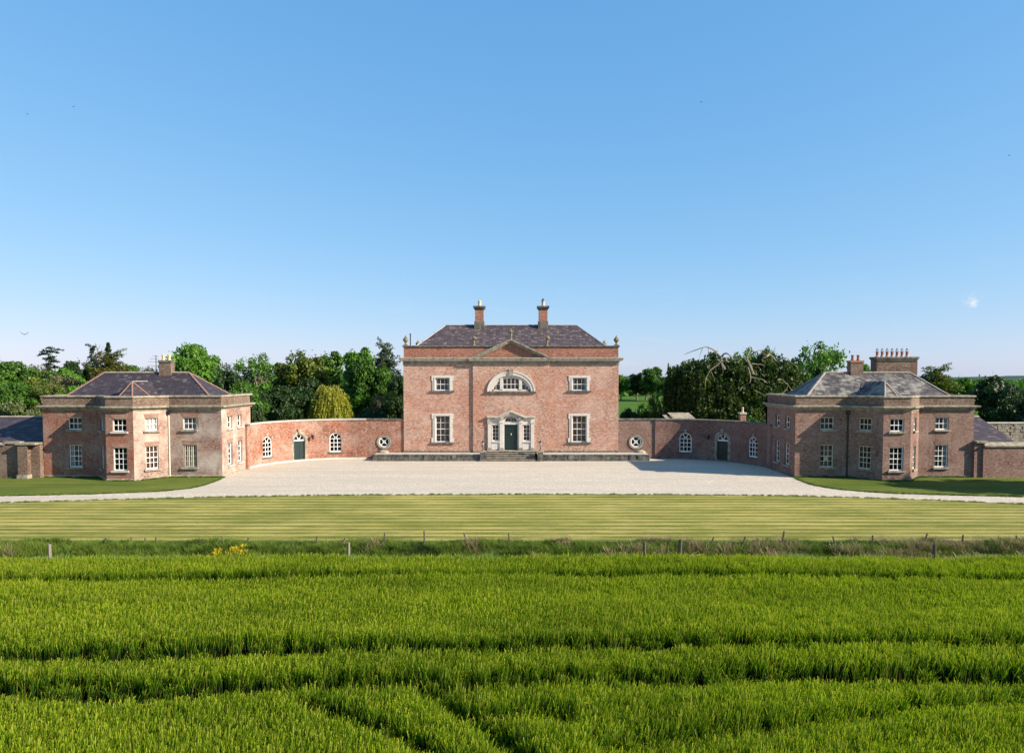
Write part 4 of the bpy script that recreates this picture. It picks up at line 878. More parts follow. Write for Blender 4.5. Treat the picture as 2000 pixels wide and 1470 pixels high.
sh = thing('shed', 'shed with a pale sloping board roof showing over the right curved wall', 'shed', (18.5, 78, 0))
b = MB(); b.box(17.6, 20.0, 77.2, 80.5, 0, 3.9); b.build('wall', MT['brick_old'], sh)
b = MB(); b.face([(17.8, 77.0, 3.7), (20.25, 77.0, 3.7), (19.85, 79.4, 4.45), (17.45, 79.4, 4.45)]); b.face([(17.8, 77.0, 3.6), (20.25, 77.0, 3.6), (20.25, 77.0, 3.7), (17.8, 77.0, 3.7)]); b.face([(20.25, 77.0, 3.6), (19.85, 79.4, 4.35), (19.85, 79.4, 4.45), (20.25, 77.0, 3.7)]); b.build('roof', MT['stone'], sh)
b = MB(); b.face([(17.0, 77.0, 3.7), (17.35, 77.0, 3.7), (17.15, 78.6, 4.25), (16.7, 78.6, 4.25)]); b.face([(17.0, 77.0, 3.6), (17.35, 77, 3.6), (17.35, 77, 3.7), (17.0, 77, 3.7)]); b.build('porch_roof', MT['stone'], sh)
bc = thing('brick_chimney', 'small red brick chimney with one yellow pot rising behind the right curved wall', 'chimney', (24.3, 74.5, 0))
b = MB(); b.box(24.0, 24.58, 74.2, 74.8, 0, 4.55); b.build('stack', MT['brick_red'], bc); b = MB(); b.box(23.93, 24.65, 74.13, 74.87, 4.55, 4.72); b.build('cap', MT['stone_pale'], bc); pot(bc, 24.3, 74.5, 4.72, .55, .12, 'clay')
# ------------------------------------------------------------ trees
rs = np.random.RandomState(11)
def unit(n, bias=0):
    v = rs.normal(size=(n, 3)); v[:, 2] += bias; return v / np.linalg.norm(v, axis=1)[:, None]
def leafquads(C, size, N=None, tone=None, elong=1.5, jitter=.8):
    n = len(C); nr = unit(n) if N is None else N + jitter * unit(n); nr /= np.linalg.norm(nr, axis=1)[:, None]
    t = np.cross(nr, unit(n)); t /= np.linalg.norm(t, axis=1)[:, None]; b = np.cross(nr, t)
    s = (size * rs.uniform(.6, 1.35, n))[:, None]; t = t * s * elong / 2; b = b * s / 2
    return np.stack([C - t, C - b * .9 + t*.15, C + t, C + b * .9 + t*.15], axis=1)
def crown_broad(R=5, H=11, zb=.18, lobes=46, per=230, leaf=.36, squash=1.0, airy=0, top=1.0, shell=(.45, .85), droop=0):
    """irregular crown: many leaf clumps on limbs; returns mesh arrays and clump centres"""
    Q, TN, cen = [], [], []
    cz = H * (zb + 1) / 2; hz = H * (1 - zb) / 2
    for i in range(lobes):
        d = unit(1, .25)[0]; k = rs.uniform(*shell)
        c = np.array([d[0]*R*k, d[1]*R*k, cz + d[2]*hz*k*(1.0 if d[2] > 0 else .95)]); lr = R * rs.uniform(.17, .33) * (1 - .25*airy); cen.append(c)
        n = int(per * (lr / (R*.25))**2); u = unit(n, .35); rr = lr * rs.uniform(.35, 1.08, n)**.6
        P = c + u * rr[:, None] * np.array([1, 1, .75]); P[:, 2] -= droop * rs.uniform(0, 1, n)
        Q.append(leafquads(P, leaf, u)); TN.append(np.clip(rs.uniform(.1, .9) * .5 + rs.uniform(0, .5, n), 0, 1))
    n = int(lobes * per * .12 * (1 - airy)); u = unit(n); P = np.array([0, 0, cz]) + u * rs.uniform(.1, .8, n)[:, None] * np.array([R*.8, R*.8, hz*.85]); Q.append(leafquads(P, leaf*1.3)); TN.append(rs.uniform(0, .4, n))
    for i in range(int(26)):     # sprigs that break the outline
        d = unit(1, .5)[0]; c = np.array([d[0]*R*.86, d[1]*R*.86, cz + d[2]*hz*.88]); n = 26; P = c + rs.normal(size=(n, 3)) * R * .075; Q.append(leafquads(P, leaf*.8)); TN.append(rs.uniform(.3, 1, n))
    return np.concatenate(Q), np.concatenate(TN), cen
def limbs(cen, H, R, r0=.35, n=16, bare=.5):
    mb = MB(); rg = random.Random(int(H*10)); h1 = H * .42
    mb.tube([(0, 0, -.3), (.05, .03, h1*.5), (0, 0, h1), (.1, 0, H*.62), (.05, .1, H*.85)], [r0*1.25, r0, r0*.8, r0*.45, r0*.12], 7)
    for c in (rg.sample(cen, min(n, len(cen)))):
        z0 = h1 * rg.uniform(.6, 1.3); a_ = Vector((0, 0, z0)); e = Vector(c); m = a_.lerp(e, .5) + Vector((0, 0, -.05*R))
        mb.tube([a_, m, e], [r0*.45, r0*.28, r0*.06], 5)
        for _ in range(2): e2 = e + Vector((rg.uniform(-1, 1), rg.uniform(-1, 1), rg.uniform(-.2, 1))) * R * .22; mb.tube([m.lerp(e, .5), e2], [r0*.14, r0*.03], 4)
    return mb
PROTO = {}
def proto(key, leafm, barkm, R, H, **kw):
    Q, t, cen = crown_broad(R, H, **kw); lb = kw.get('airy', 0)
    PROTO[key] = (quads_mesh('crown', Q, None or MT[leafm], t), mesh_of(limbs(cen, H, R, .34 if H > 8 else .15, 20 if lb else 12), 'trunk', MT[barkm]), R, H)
proto('broad', 'leaf_green', 'bark', 5.2, 11, lobes=52, per=210)
proto('broad2', 'leaf_green', 'bark', 5.0, 12, lobes=44, per=230, shell=(.35, .9))
proto('tall', 'leaf_green', 'bark', 4.0, 14, lobes=54, per=170, zb=.12)
proto('airy', 'leaf_bright', 'bark_pale', 5.0, 11, lobes=34, per=130, airy=.8, leaf=.30, zb=.35)
proto('bush', 'leaf_dark', 'bark', 3.2, 4.5, lobes=30, per=180, zb=.02, leaf=.28)
proto('fine', 'leaf_blossom', 'bark', 3.5, 6, lobes=34, per=220, zb=.05, leaf=.24)
def proto_conifer(key, leafm, R, H, tiers, n_b, flat=False, z0=.1, sd=3, gappy=0.0):
    rg = random.Random(sd); Q, tn = [], []; mb = MB(); mb.tube([(0, 0, -.2), (0, 0, H*.5), (.05, 0, H)], [.3, .18, .03], 6)
    for i in range(tiers):
        f = i / (tiers-1); z = H * (z0 + (1-z0) * f); rr = R * ((1-f)**.8 + .06) if not flat else R * (.55 + .45*math.sin(math.pi*(.2+.75*(1-f)))) * rg.uniform(.6, 1.1)
        for k in range(n_b):
            if rg.random() < gappy: continue
            t = rg.uniform(0, 2*math.pi); l = rr * rg.uniform(.65, 1.1); n = int(10 + 26*l/R * (1.6 if flat else 1)); s = np.linspace(.12, 1, n)
            tl = rg.uniform(-.12, .45); zj = rg.uniform(-.5, .5)*H*(1-z0)/tiers*(1.6 if flat else 1); dz = zj + ((-.22*l*s**1.2 + .1*l*s**3) if not flat else (tl*l*s - .12*l*s**3))
            w = .22*l*(1.1-s)*1.0 + .08
            P = np.stack([math.cos(t)*l*s + rs.normal(size=n)*w, math.sin(t)*l*s + rs.normal(size=n)*w, z + dz + rs.normal(size=n)*.06], axis=1)
            P = np.concatenate([P, P + rs.normal(size=P.shape)*np.array([.18, .18, .05])])
            Q.append(leafquads(P, .26, np.tile([0, 0, 1.0], (len(P), 1)), elong=2.2, jitter=.45)); tn.append(np.clip(rs.uniform(.0, .6)+rs.uniform(0, .4, len(P)), 0, 1))
            mb.tube([(0, 0, z), (math.cos(t)*l*.8, math.sin(t)*l*.8, z + float(dz[int(n*.8)]))], [.05, .015], 4)
    PROTO[key] = (quads_mesh('crown', np.concatenate(Q), MT[leafm], np.concatenate(tn)), mesh_of(mb, 'trunk', MT['bark']), R, H)
proto_conifer('spruce', 'leaf_conifer', 3.0, 11, 24, 10, sd=4)
proto_conifer('pine', 'leaf_conifer', 3.4, 10, 8, 7, flat=True, z0=.45, sd=6, gappy=.25)
proto_conifer('spread', 'leaf_conifer_gold', 5.5, 9, 13, 15, flat=True, z0=.1, sd=8)
def proto_weep(key, leafm, R, H, strands, lmin, lmax, leaf, sd, arch=.35, every=.22):
    Q, tn = [], []; cz = H*.62
    cen = []
    for i in range(strands):
        d = unit(1, .6)[0]; d[2] = abs(d[2]); k = rs.uniform(.25, 1.0)**.5; x0, y0, z0 = d[0]*R*k*.8, d[1]*R*k*.8, cz + d[2]*(H-cz)*k
        if i % 12 == 0: cen.append(np.array([x0, y0, z0]))
        L = rs.uniform(lmin, lmax); n = max(4, int(L/every)); s = np.linspace(0, 1, n); o = np.array([d[0], d[1]]); o /= max(1e-3, np.linalg.norm(o)); w = arch*R*.5*rs.uniform(.3, 1)
        P = np.stack([x0 + o[0]*w*np.sqrt(s), y0 + o[1]*w*np.sqrt(s), z0 + .35*w*np.sin(s*3.1)*.5 - L*s**1.3], axis=1); P += np.cumsum(rs.normal(size=P.shape)*.025, axis=0); P = P[P[:, 2] > .1]
        if len(P): Q.append(leafquads(P, leaf, elong=2.0)); tn.append(np.clip(rs.uniform(0, .7)+rs.uniform(0, .3, len(P)), 0, 1))
    for i in range(240):      # curved sprays that break the outline
        t, e = rs.uniform(0, 6.28), rs.uniform(.1, 1.35); p0 = np.array([math.cos(t)*math.cos(e)*R*.8, math.sin(t)*math.cos(e)*R*.8, cz*.55 + math.sin(e)*(H-cz*.55)*.86]); n = 22; s = np.linspace(0, 1, n); L = rs.uniform(.4, 1.7)
        P = p0 + np.stack([math.cos(t)*L*s, math.sin(t)*L*s, .5*L*s - 1.3*L*s**2], axis=1) + rs.normal(size=(n, 3))*.035; Q.append(leafquads(P, leaf, elong=2.0)); tn.append(rs.uniform(.3, 1, n))
    PROTO[key] = (quads_mesh('crown', np.concatenate(Q), MT[leafm], np.concatenate(tn)), mesh_of(limbs(cen, H*.9, R, .22, 14), 'trunk', MT['bark']), R, H)
proto_weep('willow', 'leaf_yellow', 3.0, 5.2, 800, .6, 3.0, .12, 5, every=.10, arch=.8)
def tree(kind, x, ytop, half, D, label, mat=None, group=None, cat='tree', ratio=None, name='tree'):
    cm, tm, R, H = PROTO[kind]; X, Z = U(x, ytop, D); r = half * D / F * (1.14 if kind in ('broad', 'broad2', 'tall', 'airy') else 1); h = Z
    M = T(X, D, 0, (r/R, r/R*rs.uniform(.85, 1.0), h/H), rs.uniform(0, 6.28) if kind != 'weep' else 0)
    th = tag(link(name, None, None, Matrix.Translation((X, D, 0))), label, cat, group)
    c = link('crown', cm, th, M); t = link('trunk', tm, th, M)
    if mat: c.material_slots[0].link = 'OBJECT'; c.material_slots[0].material = MT[mat]
    return th
BG = 'trees in the wood behind the left pavilion'; MG = 'trees behind the left curved wall'; FG = 'trees at the far edge of the field'; RG = 'trees behind the right pavilion'
for a_ in [
 ('broad', 8, 704, 52, 118, 'broad dark green tree at the left edge of the photo, rising above the wood', 'leaf_green', BG),
 ('broad2', 66, 713, 50, 122, 'yellowish green tree in the wood above the left low roof', 'leaf_olive', BG),
 ('pine', 99, 686, 27, 132, 'flat-topped dark pine standing up out of the wood left of the pavilion', None, BG),
 ('broad', 128, 718, 42, 116, 'bright green rounded tree left of the pavilion, below the flat-topped pine', 'leaf_bright', BG),
 ('airy', 92, 742, 40, 100, 'pale green slender-stemmed tree behind the end of the left low roof', 'leaf_olive', BG),
 ('broad2', 30, 745, 48, 98, 'mid green tree low in the wood at the left edge', 'leaf_green', BG),
 ('broad', 148, 704, 30, 140, 'small dark green treetop on the skyline right of the flat-topped pine', 'leaf_dark', BG),
 ('broad2', 176, 702, 30, 138, 'dark treetop on the skyline left of the dead snag', 'leaf_dark', BG),
 ('airy', 122, 730, 34, 108, 'olive thin-leaved tree with drooping twigs behind the left hip of the pavilion', 'leaf_tan', BG),
 ('broad', 150, 752, 36, 92, 'bright green bushy tree just over the left corner of the pavilion roof', 'leaf_bright', BG),
 ('pine', 181, 681, 14, 112, 'thin ragged pine left of the dead snag', None, BG),
 ('spruce', 211, 672, 22, 110, 'tall pointed spruce above the left pavilion ridge', None, BG),
 ('spread', 214, 700, 44, 106, 'spreading golden green conifer at the foot of the tall spruce', None, BG),
 ('broad', 250, 712, 38, 150, 'low green treetop on the skyline right of the spruce', 'leaf_green', BG),
 ('broad2', 288, 717, 34, 155, 'low dark treetop on the skyline left of the television aerial', 'leaf_dark', BG),
 ('broad', 374, 670, 60, 102, 'big round bright green tree behind the chimney of the left pavilion', 'leaf_bright', MG),
 ('broad2', 440, 711, 36, 92, 'dark green tree over the right hip of the left pavilion', 'leaf_dark', MG),
 ('broad', 475, 745, 40, 88, 'dark rounded tree over the right corner of the left pavilion parapet', 'leaf_green', MG),
 ('airy', 499, 690, 40, 118, 'airy light green tree with sky showing through its crown', 'leaf_bright', MG),
 ('broad2', 586, 684, 52, 108, 'broad olive green tree behind the golden willow, left of the tallest', 'leaf_olive', MG),
 ('tall', 643, 679, 38, 112, 'mid green tree between the broad olive one and the tall one by the house', 'leaf_green', MG),
 ('tall', 702, 670, 33, 104, 'tallest bright green tree between the willow and the house', 'leaf_bright', MG),
 ('broad', 722, 695, 44, 100, 'dense green tree in front of the drooping conifer', 'leaf_green', MG),
 ('spread', 752, 683, 30, 106, 'dark drooping conifer near the left side of the house', 'leaf_conifer', MG),
 ('broad2', 778, 722, 26, 96, 'dark green tree touching the left edge of the house', 'leaf_dark', MG),
 ('broad', 560, 752, 46, 94, 'dark shady tree left of the golden willow', 'leaf_dark', MG),
 ('broad2', 515, 765, 36, 92, 'low dark tree right of the left pavilion cornice', 'leaf_dark', MG),
 ('broad', 606, 738, 44, 103, 'dark tree directly behind the golden willow', 'leaf_dark', MG),
 ('broad', 700, 760, 40, 99, 'bright leafy bush-like tree right of the golden willow', 'leaf_bright', MG),
 ('fine', 740, 770, 24, 96, 'creamy flowering small tree near the left side of the house', 'leaf_tan', MG),
 ('broad2', 765, 765, 30, 93, 'dark green tree over the left round window', 'leaf_dark', MG),
 ('broad', 1213, 731, 17, 250, 'round green tree at the far side of the field, next to the house', 'leaf_bright', FG),
 ('tall', 1244, 725, 17, 252, 'dark pointed tree at the far side of the field', 'leaf_dark', FG),
 ('broad2', 1262, 740, 22, 256, 'low dark tree between the pointed tree and the tall one beyond the field', 'leaf_dark', FG),
 ('tall', 1276, 713, 23, 246, 'tallest tree at the far side of the field', 'leaf_green', FG),
 ('broad', 1298, 735, 22, 240, 'green tree beyond the field at the edge of the weeping beech', 'leaf_green', FG),
 ('tall', 1307, 703, 5, 120, 'thin leader of a young tree left of the weeping beech', 'leaf_green', FG),
 ('broad', 1322, 722, 22, 125, 'green tree showing behind the left side of the weeping beech', 'leaf_green', FG),
 ('airy', 1452, 679, 34, 118, 'light green treetop behind the middle of the weeping beech', 'leaf_bright', RG),
 ('airy', 1500, 676, 24, 116, 'small treetop behind the right half of the weeping beech', 'leaf_green', RG),
 ('airy', 1600, 667, 54, 100, 'airy light green ash tree left of the small right chimney', 'leaf_bright', RG),
 ('broad2', 1592, 702, 36, 96, 'darker tree under the airy ash behind the right pavilion roof', 'leaf_green', RG),
 ('broad', 1690, 710, 22, 110, 'light green tree between the two right pavilion chimneys', 'leaf_bright', RG),
 ('spread', 1828, 727, 44, 95, 'layered spreading green tree over the right hip of the right pavilion', 'leaf_olive', RG),
 ('broad', 1878, 736, 24, 110, 'small light green tree between the layered tree and the big dark dome', 'leaf_bright', RG),
 ('broad', 1948, 733, 52, 82, 'big dark dome-shaped evergreen behind the right low roof', 'leaf_dark', RG),
 ('broad2', 1995, 768, 46, 76, 'glossy dark evergreen at the right edge of the photo', 'leaf_dark', RG),
 ('broad', 2050, 745, 50, 90, 'green tree just outside the right edge', 'leaf_green', RG),
 ('broad2', -40, 725, 50, 105, 'green tree just outside the left edge', 'leaf_green', BG),
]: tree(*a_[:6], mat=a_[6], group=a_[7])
for a_ in [
 ('fine', 22, 782, 42, 82, 'cream flowering hawthorn bush behind the left low roof', None),
 ('fine', 66, 797, 24, 80, 'smaller cream flowering bush next to the left pavilion corner', None),
 ('bush', 492, 790, 26, 84, 'dark bush over the left end of the curved wall', 'leaf_dark'),
 ('fine', 507, 800, 12, 86, 'pale flowering bush right of the left pavilion cornice', None),
 ('bush', 560, 792, 34, 88, 'dark green bush behind the curved wall, left of the willow', 'leaf_dark'),
 ('bush', 722, 800, 40, 82, 'dark hedge-like bush behind the curved wall, right of the willow', 'leaf_dark'),
 ('bush', 1226, 800, 20, 92, 'dark bush behind the wall next to the right side of the house', 'leaf_dark'),
 ('bush', 1258, 791, 24, 96, 'leafy bush behind the wall, left of the young sapling', 'leaf_green'),
 ('bush', 1296, 798, 20, 98, 'dark bush behind the wall, right of the young sapling', 'leaf_dark'),
 ('bush', 1465, 812, 26, 80, 'green bush right of the small brick chimney', 'leaf_green'),
]: tree(*a_[:6], mat=a_[6], cat='bush', group='bushes behind the garden walls', name='bush')
tree('willow', 644, 750, 43, 94, 'golden yellow willow behind the left curved wall')
tree('airy', 1277, 768, 14, 90, 'thin young sapling behind the wall right of the house', mat='leaf_green', name='tree')
# tall trees standing right of the picture: they cast the long shade on the right-hand lawn
for x, y, r, h, lb_ in ((54.5, 47.2, 4.7, 14.2, 'nearer tall tree outside the right edge, throwing its shade on the right lawn'), (61.5, 45.2, 5.0, 15.5, 'farther tall tree outside the right edge, beside the drive')):
    cm, tm, R, H = PROTO['tall']; th = tag(link('tree', None, None, T(x, y, 0)), lb_, 'tree', 'trees beside the drive'); M = T(x, y, 0, (r/R, r/R, h/H)); link('crown', cm, th, M); link('trunk', tm, th, M)
# dead snag
sn = tag(link('dead_tree', None, None, T(*U(192, 735, 112)[:1], 112, 0)), 'bare dead tree top between the thin pine and the spruce', 'dead tree')
X, Z = U(192, 669, 112); b = MB(); b.tube([(X, 112, 0), (X+.1, 112, Z-3), (X-.1, 112, Z-1.5), (X-.5, 112, Z)], [.3, .16, .09, .02], 6)
for dx, z0, z1 in ((.7, 2.4, .4), (-.6, 3.2, 2.6), (.5, 3.6, 3.2), (-.3, 1.2, .5), (.3, 1.0, .2)): b.tube([(X, 112, Z-z0), (X+dx*.6, 112, Z-(z0+z1)/2-.05), (X+dx, 112, Z-z1)], [.07, .045, .015], 5)
b.build('trunk', MT['bark_pale'], sn)
# ------------------------------------------------------------ weeping beech
WD = 86.0
wb = tag(link('weeping_tree', None, None, T(U(1435, 735, WD)[0], WD, 0)), 'huge weeping beech with bare twisting pale branches behind the right curved wall', 'tree')
def wz(x):    # skyline of the hanging mass in photograph pixels
    pts = [(1300, 745), (1318, 722), (1338, 695), (1360, 686), (1392, 687), (1410, 694), (1432, 702), (1460, 695), (1480, 690), (1500, 688), (1530, 700), (1552, 712), (1565, 728), (1572, 745)]
    return np.interp(x, [p[0] for p in pts], [p[1] for p in pts])
Q, tn = [], []
clusters = [(rs.uniform(1302, 1570), rs.uniform(0, 1), rs.uniform(0, 1)) for _ in range(330)]
for cxp, q, back in clusters:      # drapes step forward as they hang lower
    cf = q**1.2; edge = min(cxp-1300, 1572-cxp); rim = min(1, edge/70+.2)
    yy = WD + (4.5*(1-back)*rim if q < .25 and back < .5 else (-5.2*rim*(.15+.85*cf**.6) + rs.normal()*.5)); X, ztop = U(cxp, wz(cxp), yy)
    lump = .6*math.sin(cxp*.11) + .4*math.sin(cxp*.29+1)
    z0 = ztop - .15 + .25*lump - cf*(ztop-3.2); tonec = rs.uniform(0, .75)*(.55+.45*(cxp-1300)/270); spread = rs.uniform(.18, .6); big = rs.uniform(.7, 1.3)  # tone falls off to the left, putting that side's shade into the leaves
    for _ in range(int(22*big)):
        x_, y_ = X + rs.normal()*spread, yy + rs.normal()*spread*.7; L = rs.uniform(1.0, 5.0)*big; n = int(L/.17)+2; s = np.linspace(0, 1, n); o_ = (x_-X)*.35
        P = np.stack([x_ + o_*np.sqrt(s), y_ - .5*np.sqrt(s), z0 - abs(x_-X)**2*.35 + rs.normal()*.2 + .2*np.sin(s*3) - L*s**1.2], axis=1); P += np.cumsum(rs.normal(size=P.shape)*np.array([.03, .03, .0]), axis=0) + rs.normal(size=P.shape)*.05; P = P[P[:, 2] > .3]
        if len(P): Q.append(leafquads(P, .20, elong=1.7)); tn.append(np.clip(tonec + rs.uniform(-.1, .3, len(P)), 0, 1))
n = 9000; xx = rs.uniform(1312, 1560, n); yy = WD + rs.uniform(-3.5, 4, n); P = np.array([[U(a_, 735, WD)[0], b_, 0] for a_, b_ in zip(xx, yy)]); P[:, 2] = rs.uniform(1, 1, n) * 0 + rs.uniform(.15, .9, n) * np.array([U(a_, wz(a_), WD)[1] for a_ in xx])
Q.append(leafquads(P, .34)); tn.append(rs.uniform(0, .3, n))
link('crown', quads_mesh('crown', np.concatenate(Q), MT['leaf_weep'], np.concatenate(tn)), wb)
b = MB(); X0 = U(1440, 735, WD)[0]; b.tube([(X0, WD, -.2), (X0-.3, WD, 4), (X0-.6, WD-.5, 8), (X0-1, WD-1, 10)], [.8, .65, .5, .3], 9)
rg_b = random.Random(4)
def limb(px, dy, r0, r1, smooth=3):
    pts = [Vector((U(x, y, WD+dy)[0], WD+dy+dd, U(x, y, WD+dy)[1])) for x, y, dd in px]; out = []
    for i in range(len(pts)-1):
        p0, p1, p2, p3 = pts[max(i-1, 0)], pts[i], pts[i+1], pts[min(i+2, len(pts)-1)]
        for k in range(smooth):
            t = k/smooth; out.append(.5*((2*p1)+(p2-p0)*t+(2*p0-5*p1+4*p2-p3)*t*t+(3*p1-3*p2+p3-p0)*t**3))
    out.append(pts[-1]); n = len(out); b.tube(out, [.66*(r0+(r1-r0)*i/(n-1))*rg_b.uniform(.85, 1.15) for i in range(n)], 6)
Z_ = lambda l: [(x + rg_b.uniform(-1.2, 1.2), y + rg_b.uniform(-1.0, 1.0), rg_b.uniform(-.3, .3)) for x, y in l]
Z0_ = lambda l: [(x, y, 0) for x, y in l]
limb(Z_([(1416, 722), (1409, 706), (1412, 692), (1420, 690), (1427, 697), (1432, 703)]), -4.5, .20, .09)
limb(Z_([(1411, 698), (1405, 692), (1395, 684), (1380, 678), (1370, 680), (1350, 687), (1338, 692)]), -4.3, .17, .04)
limb(Z_([(1412, 700), (1402, 712), (1391, 722), (1382, 733), (1377, 745), (1378, 757)]), -5.2, .17, .03)
limb(Z_([(1415, 703), (1425, 707), (1433, 703), (1442, 700), (1452, 699), (1460, 706), (1468, 712)]), -4.6, .12, .05)
limb(Z_([(1470, 730), (1463, 708), (1459, 700), (1464, 688), (1469, 685), (1474, 690)]), -4.4, .24, .08)
limb(Z_([(1470, 690), (1478, 685), (1484, 684), (1492, 690), (1500, 696)]), -4.0, .12, .04)
limb(Z_([(1488, 700), (1496, 695), (1505, 692), (1511, 698), (1516, 705), (1523, 703), (1530, 698), (1537, 701), (1545, 708), (1553, 716), (1560, 725)]), -3.6, .17, .03)
limb(Z_([(1460, 718), (1465, 722), (1466, 735), (1463, 748), (1452, 752), (1445, 759), (1439, 768)]), -5.4, .12, .03)
limb(Z_([(1463, 735), (1476, 738), (1488, 742), (1500, 748)]), -5.3, .09, .02)
limb(Z_([(1519, 742), (1526, 740), (1534, 748), (1539, 752), (1536, 762), (1524, 770)]), -7.5, .10, .04)
limb(Z_([(1539, 752), (1546, 759), (1552, 763)]), -7.5, .05, .015)
limb(Z_([(1468, 709), (1476, 712), (1486, 711), (1494, 716)]), -5, .09, .02)
limb(Z_([(1476, 762), (1486, 767), (1496, 774)]), -5.4, .06, .02); limb(Z_([(1409, 707), (1411, 718), (1414, 729)]), -5.1, .06, .015); limb(Z_([(1390, 726), (1392, 736), (1396, 746)]), -5.2, .05, .01); limb(Z_([(1372, 680), (1368, 690), (1366, 702)]), -4.6, .06, .015); limb(Z_([(1382, 679), (1386, 687), (1384, 697)]), -4.6, .05, .015)
b.build('trunk', MT['bark_pale'], wb)
# ------------------------------------------------------------ far country
def hillmesh(name, D, x0, x1, zf, mat, dep, step=60):
    b = MB(); X = np.arange(x0, x1+1, step)
    for a_, c_ in zip(X, X[1:]):
        b.face([(a_, D, -25), (c_, D, -25), (c_, D+dep*.35, zf(c_)), (a_, D+dep*.35, zf(a_))]); b.face([(a_, D+dep*.35, zf(a_)), (c_, D+dep*.35, zf(c_)), (c_, D+dep, zf(c_)*.7), (a_, D+dep, zf(a_)*.7)])
    return tag(b.build(name, mat, None, smooth=True), None, None, kind='structure')
from mathutils import noise as mn
hz_ = lambda s, a0, amp: (lambda x: a0 + amp*(mn.noise(Vector((x*s, a0, 0)))+.45*mn.noise(Vector((x*s*4, a0, 3)))+.25*mn.noise(Vector((x*s*15, a0, 7)))))
a = NT('far_land', .95, .05); a.col(a.mix(a.ramp(a.noise(.02, a.pos((1, .3, 3)), 5, .7), [(.48, g3(0)), (.52, g3(1))], 'LINEAR'), (.02, .05, .012), (.07, .14, .02))); MT['far_land'] = a.m
hillmesh('hill', 900, -1400, 1400, hz_(.004, 1.0, 5), MT['far_land'], 500, 15); 
a = NT('far_wood_hazed', .95, .05); a.col(a.mix(a.noise(.03), (.03, .06, .045), (.06, .10, .075))); MT['far_wood_hazed'] = a.m  # bluish green: distance haze put into the colour of the wooded hills
hillmesh('hill', 1700, -2600, 2600, hz_(.0025, 6.0, 6), MT['far_wood_hazed'], 700, 20); hillmesh('hill', 3300, -5000, 5000, hz_(.0013, 8.0, 14), MT['far_wood_hazed'], 1500, 40)
# hedgerow trees on the land between
rg = random.Random(77); cm = PROTO['broad'][0]; R, H = PROTO['broad'][2:]
Xm, Zm = U(1913.5, 730.5, 640)
ms = tag(link('mast', None, None, T(Xm, 640, -3)), 'thin pale telecom mast on the skyline at the right', 'mast'); b = MB(); b.tube([(Xm, 640, -3), (Xm, 640, Zm-2.5)], [.5, .22], 6); b.build('pole', MT['lead'], ms); b = MB(); b.lathe([(.55, 0), (.75, .3), (.75, 2.4), (.55, 2.6)], (Xm, 640, Zm-2.6), 10); b.build('antenna', MT['lead'], ms)
# far wood: hedges and woods that read as one mass
Q, tn = [], []
for _ in range(2600):
    D = rg.choice((rg.uniform(300, 420), rg.uniform(500, 620), rg.uniform(700, 880))); x = rg.uniform(-.8, .8)*D; hh = rg.uniform(3.5, 7.2); 
    n = 26; P = np.array([x, D, hh*.5-1.5]) + unit(n, .2)*np.array([hh*.75, hh*.6, hh*.5]); Q.append(leafquads(P, hh*.32)); tn.append(rs.uniform(0, 1, n))
fw_ = link('wood', quads_mesh('wood', np.concatenate(Q), MT['leaf_green'], np.concatenate(tn))); tag(fw_, 'distant hedgerows and woods along the horizon', 'wood', kind='stuff')
# ------------------------------------------------------------ birds
def bird(x, y, D, s, label, flap=.3, rz=0):
    X, Z = U(x, y, D); th = tag(link('bird', None, None, T(X, D, Z)), label, 'bird', 'dark birds in the sky'); b = MB(); b.lathe([(.01, -.16), (.035, -.1), (.05, 0), (.035, .1), (.02, .14), (.012, .2)], (0, 0, 0), 8)
    M = T(X, D, Z, (s, s, s), rz) ; b.build('body', MT['iron'], th, M @ Matrix.Rotation(math.pi/2, 4, 'X'))
    for q in (-1, 1):
        b = MB(); b.face([(0, -.06, .01), (q*.16, -.08, .06*flap*3), (q*.42, .02, .12*flap*6), (q*.2, .07, .05*flap*3), (0, .06, 0)]); b.face([(0, -.06, 0), (q*.16, -.08, .05*flap*3), (q*.42, .02, .118*flap*6), (q*.2, .07, .04*flap*3), (0, .06, -.01)]); b.build('wing', MT['iron'], th, M)
bird(48, 653, 70, .95, 'largest dark bird in the sky, above the wood at the left', .45, .6); bird(143, 209, 80, .5, 'tiny dark bird high in the sky at the upper left'); bird(53, 223, 80, .45, 'tiny dark bird high at the left edge of the sky'); bird(1370, 200, 80, .5, 'tiny dark bird high in the sky right of the middle'); bird(1972, 304, 80, .5, 'tiny dark bird near the right edge of the sky')
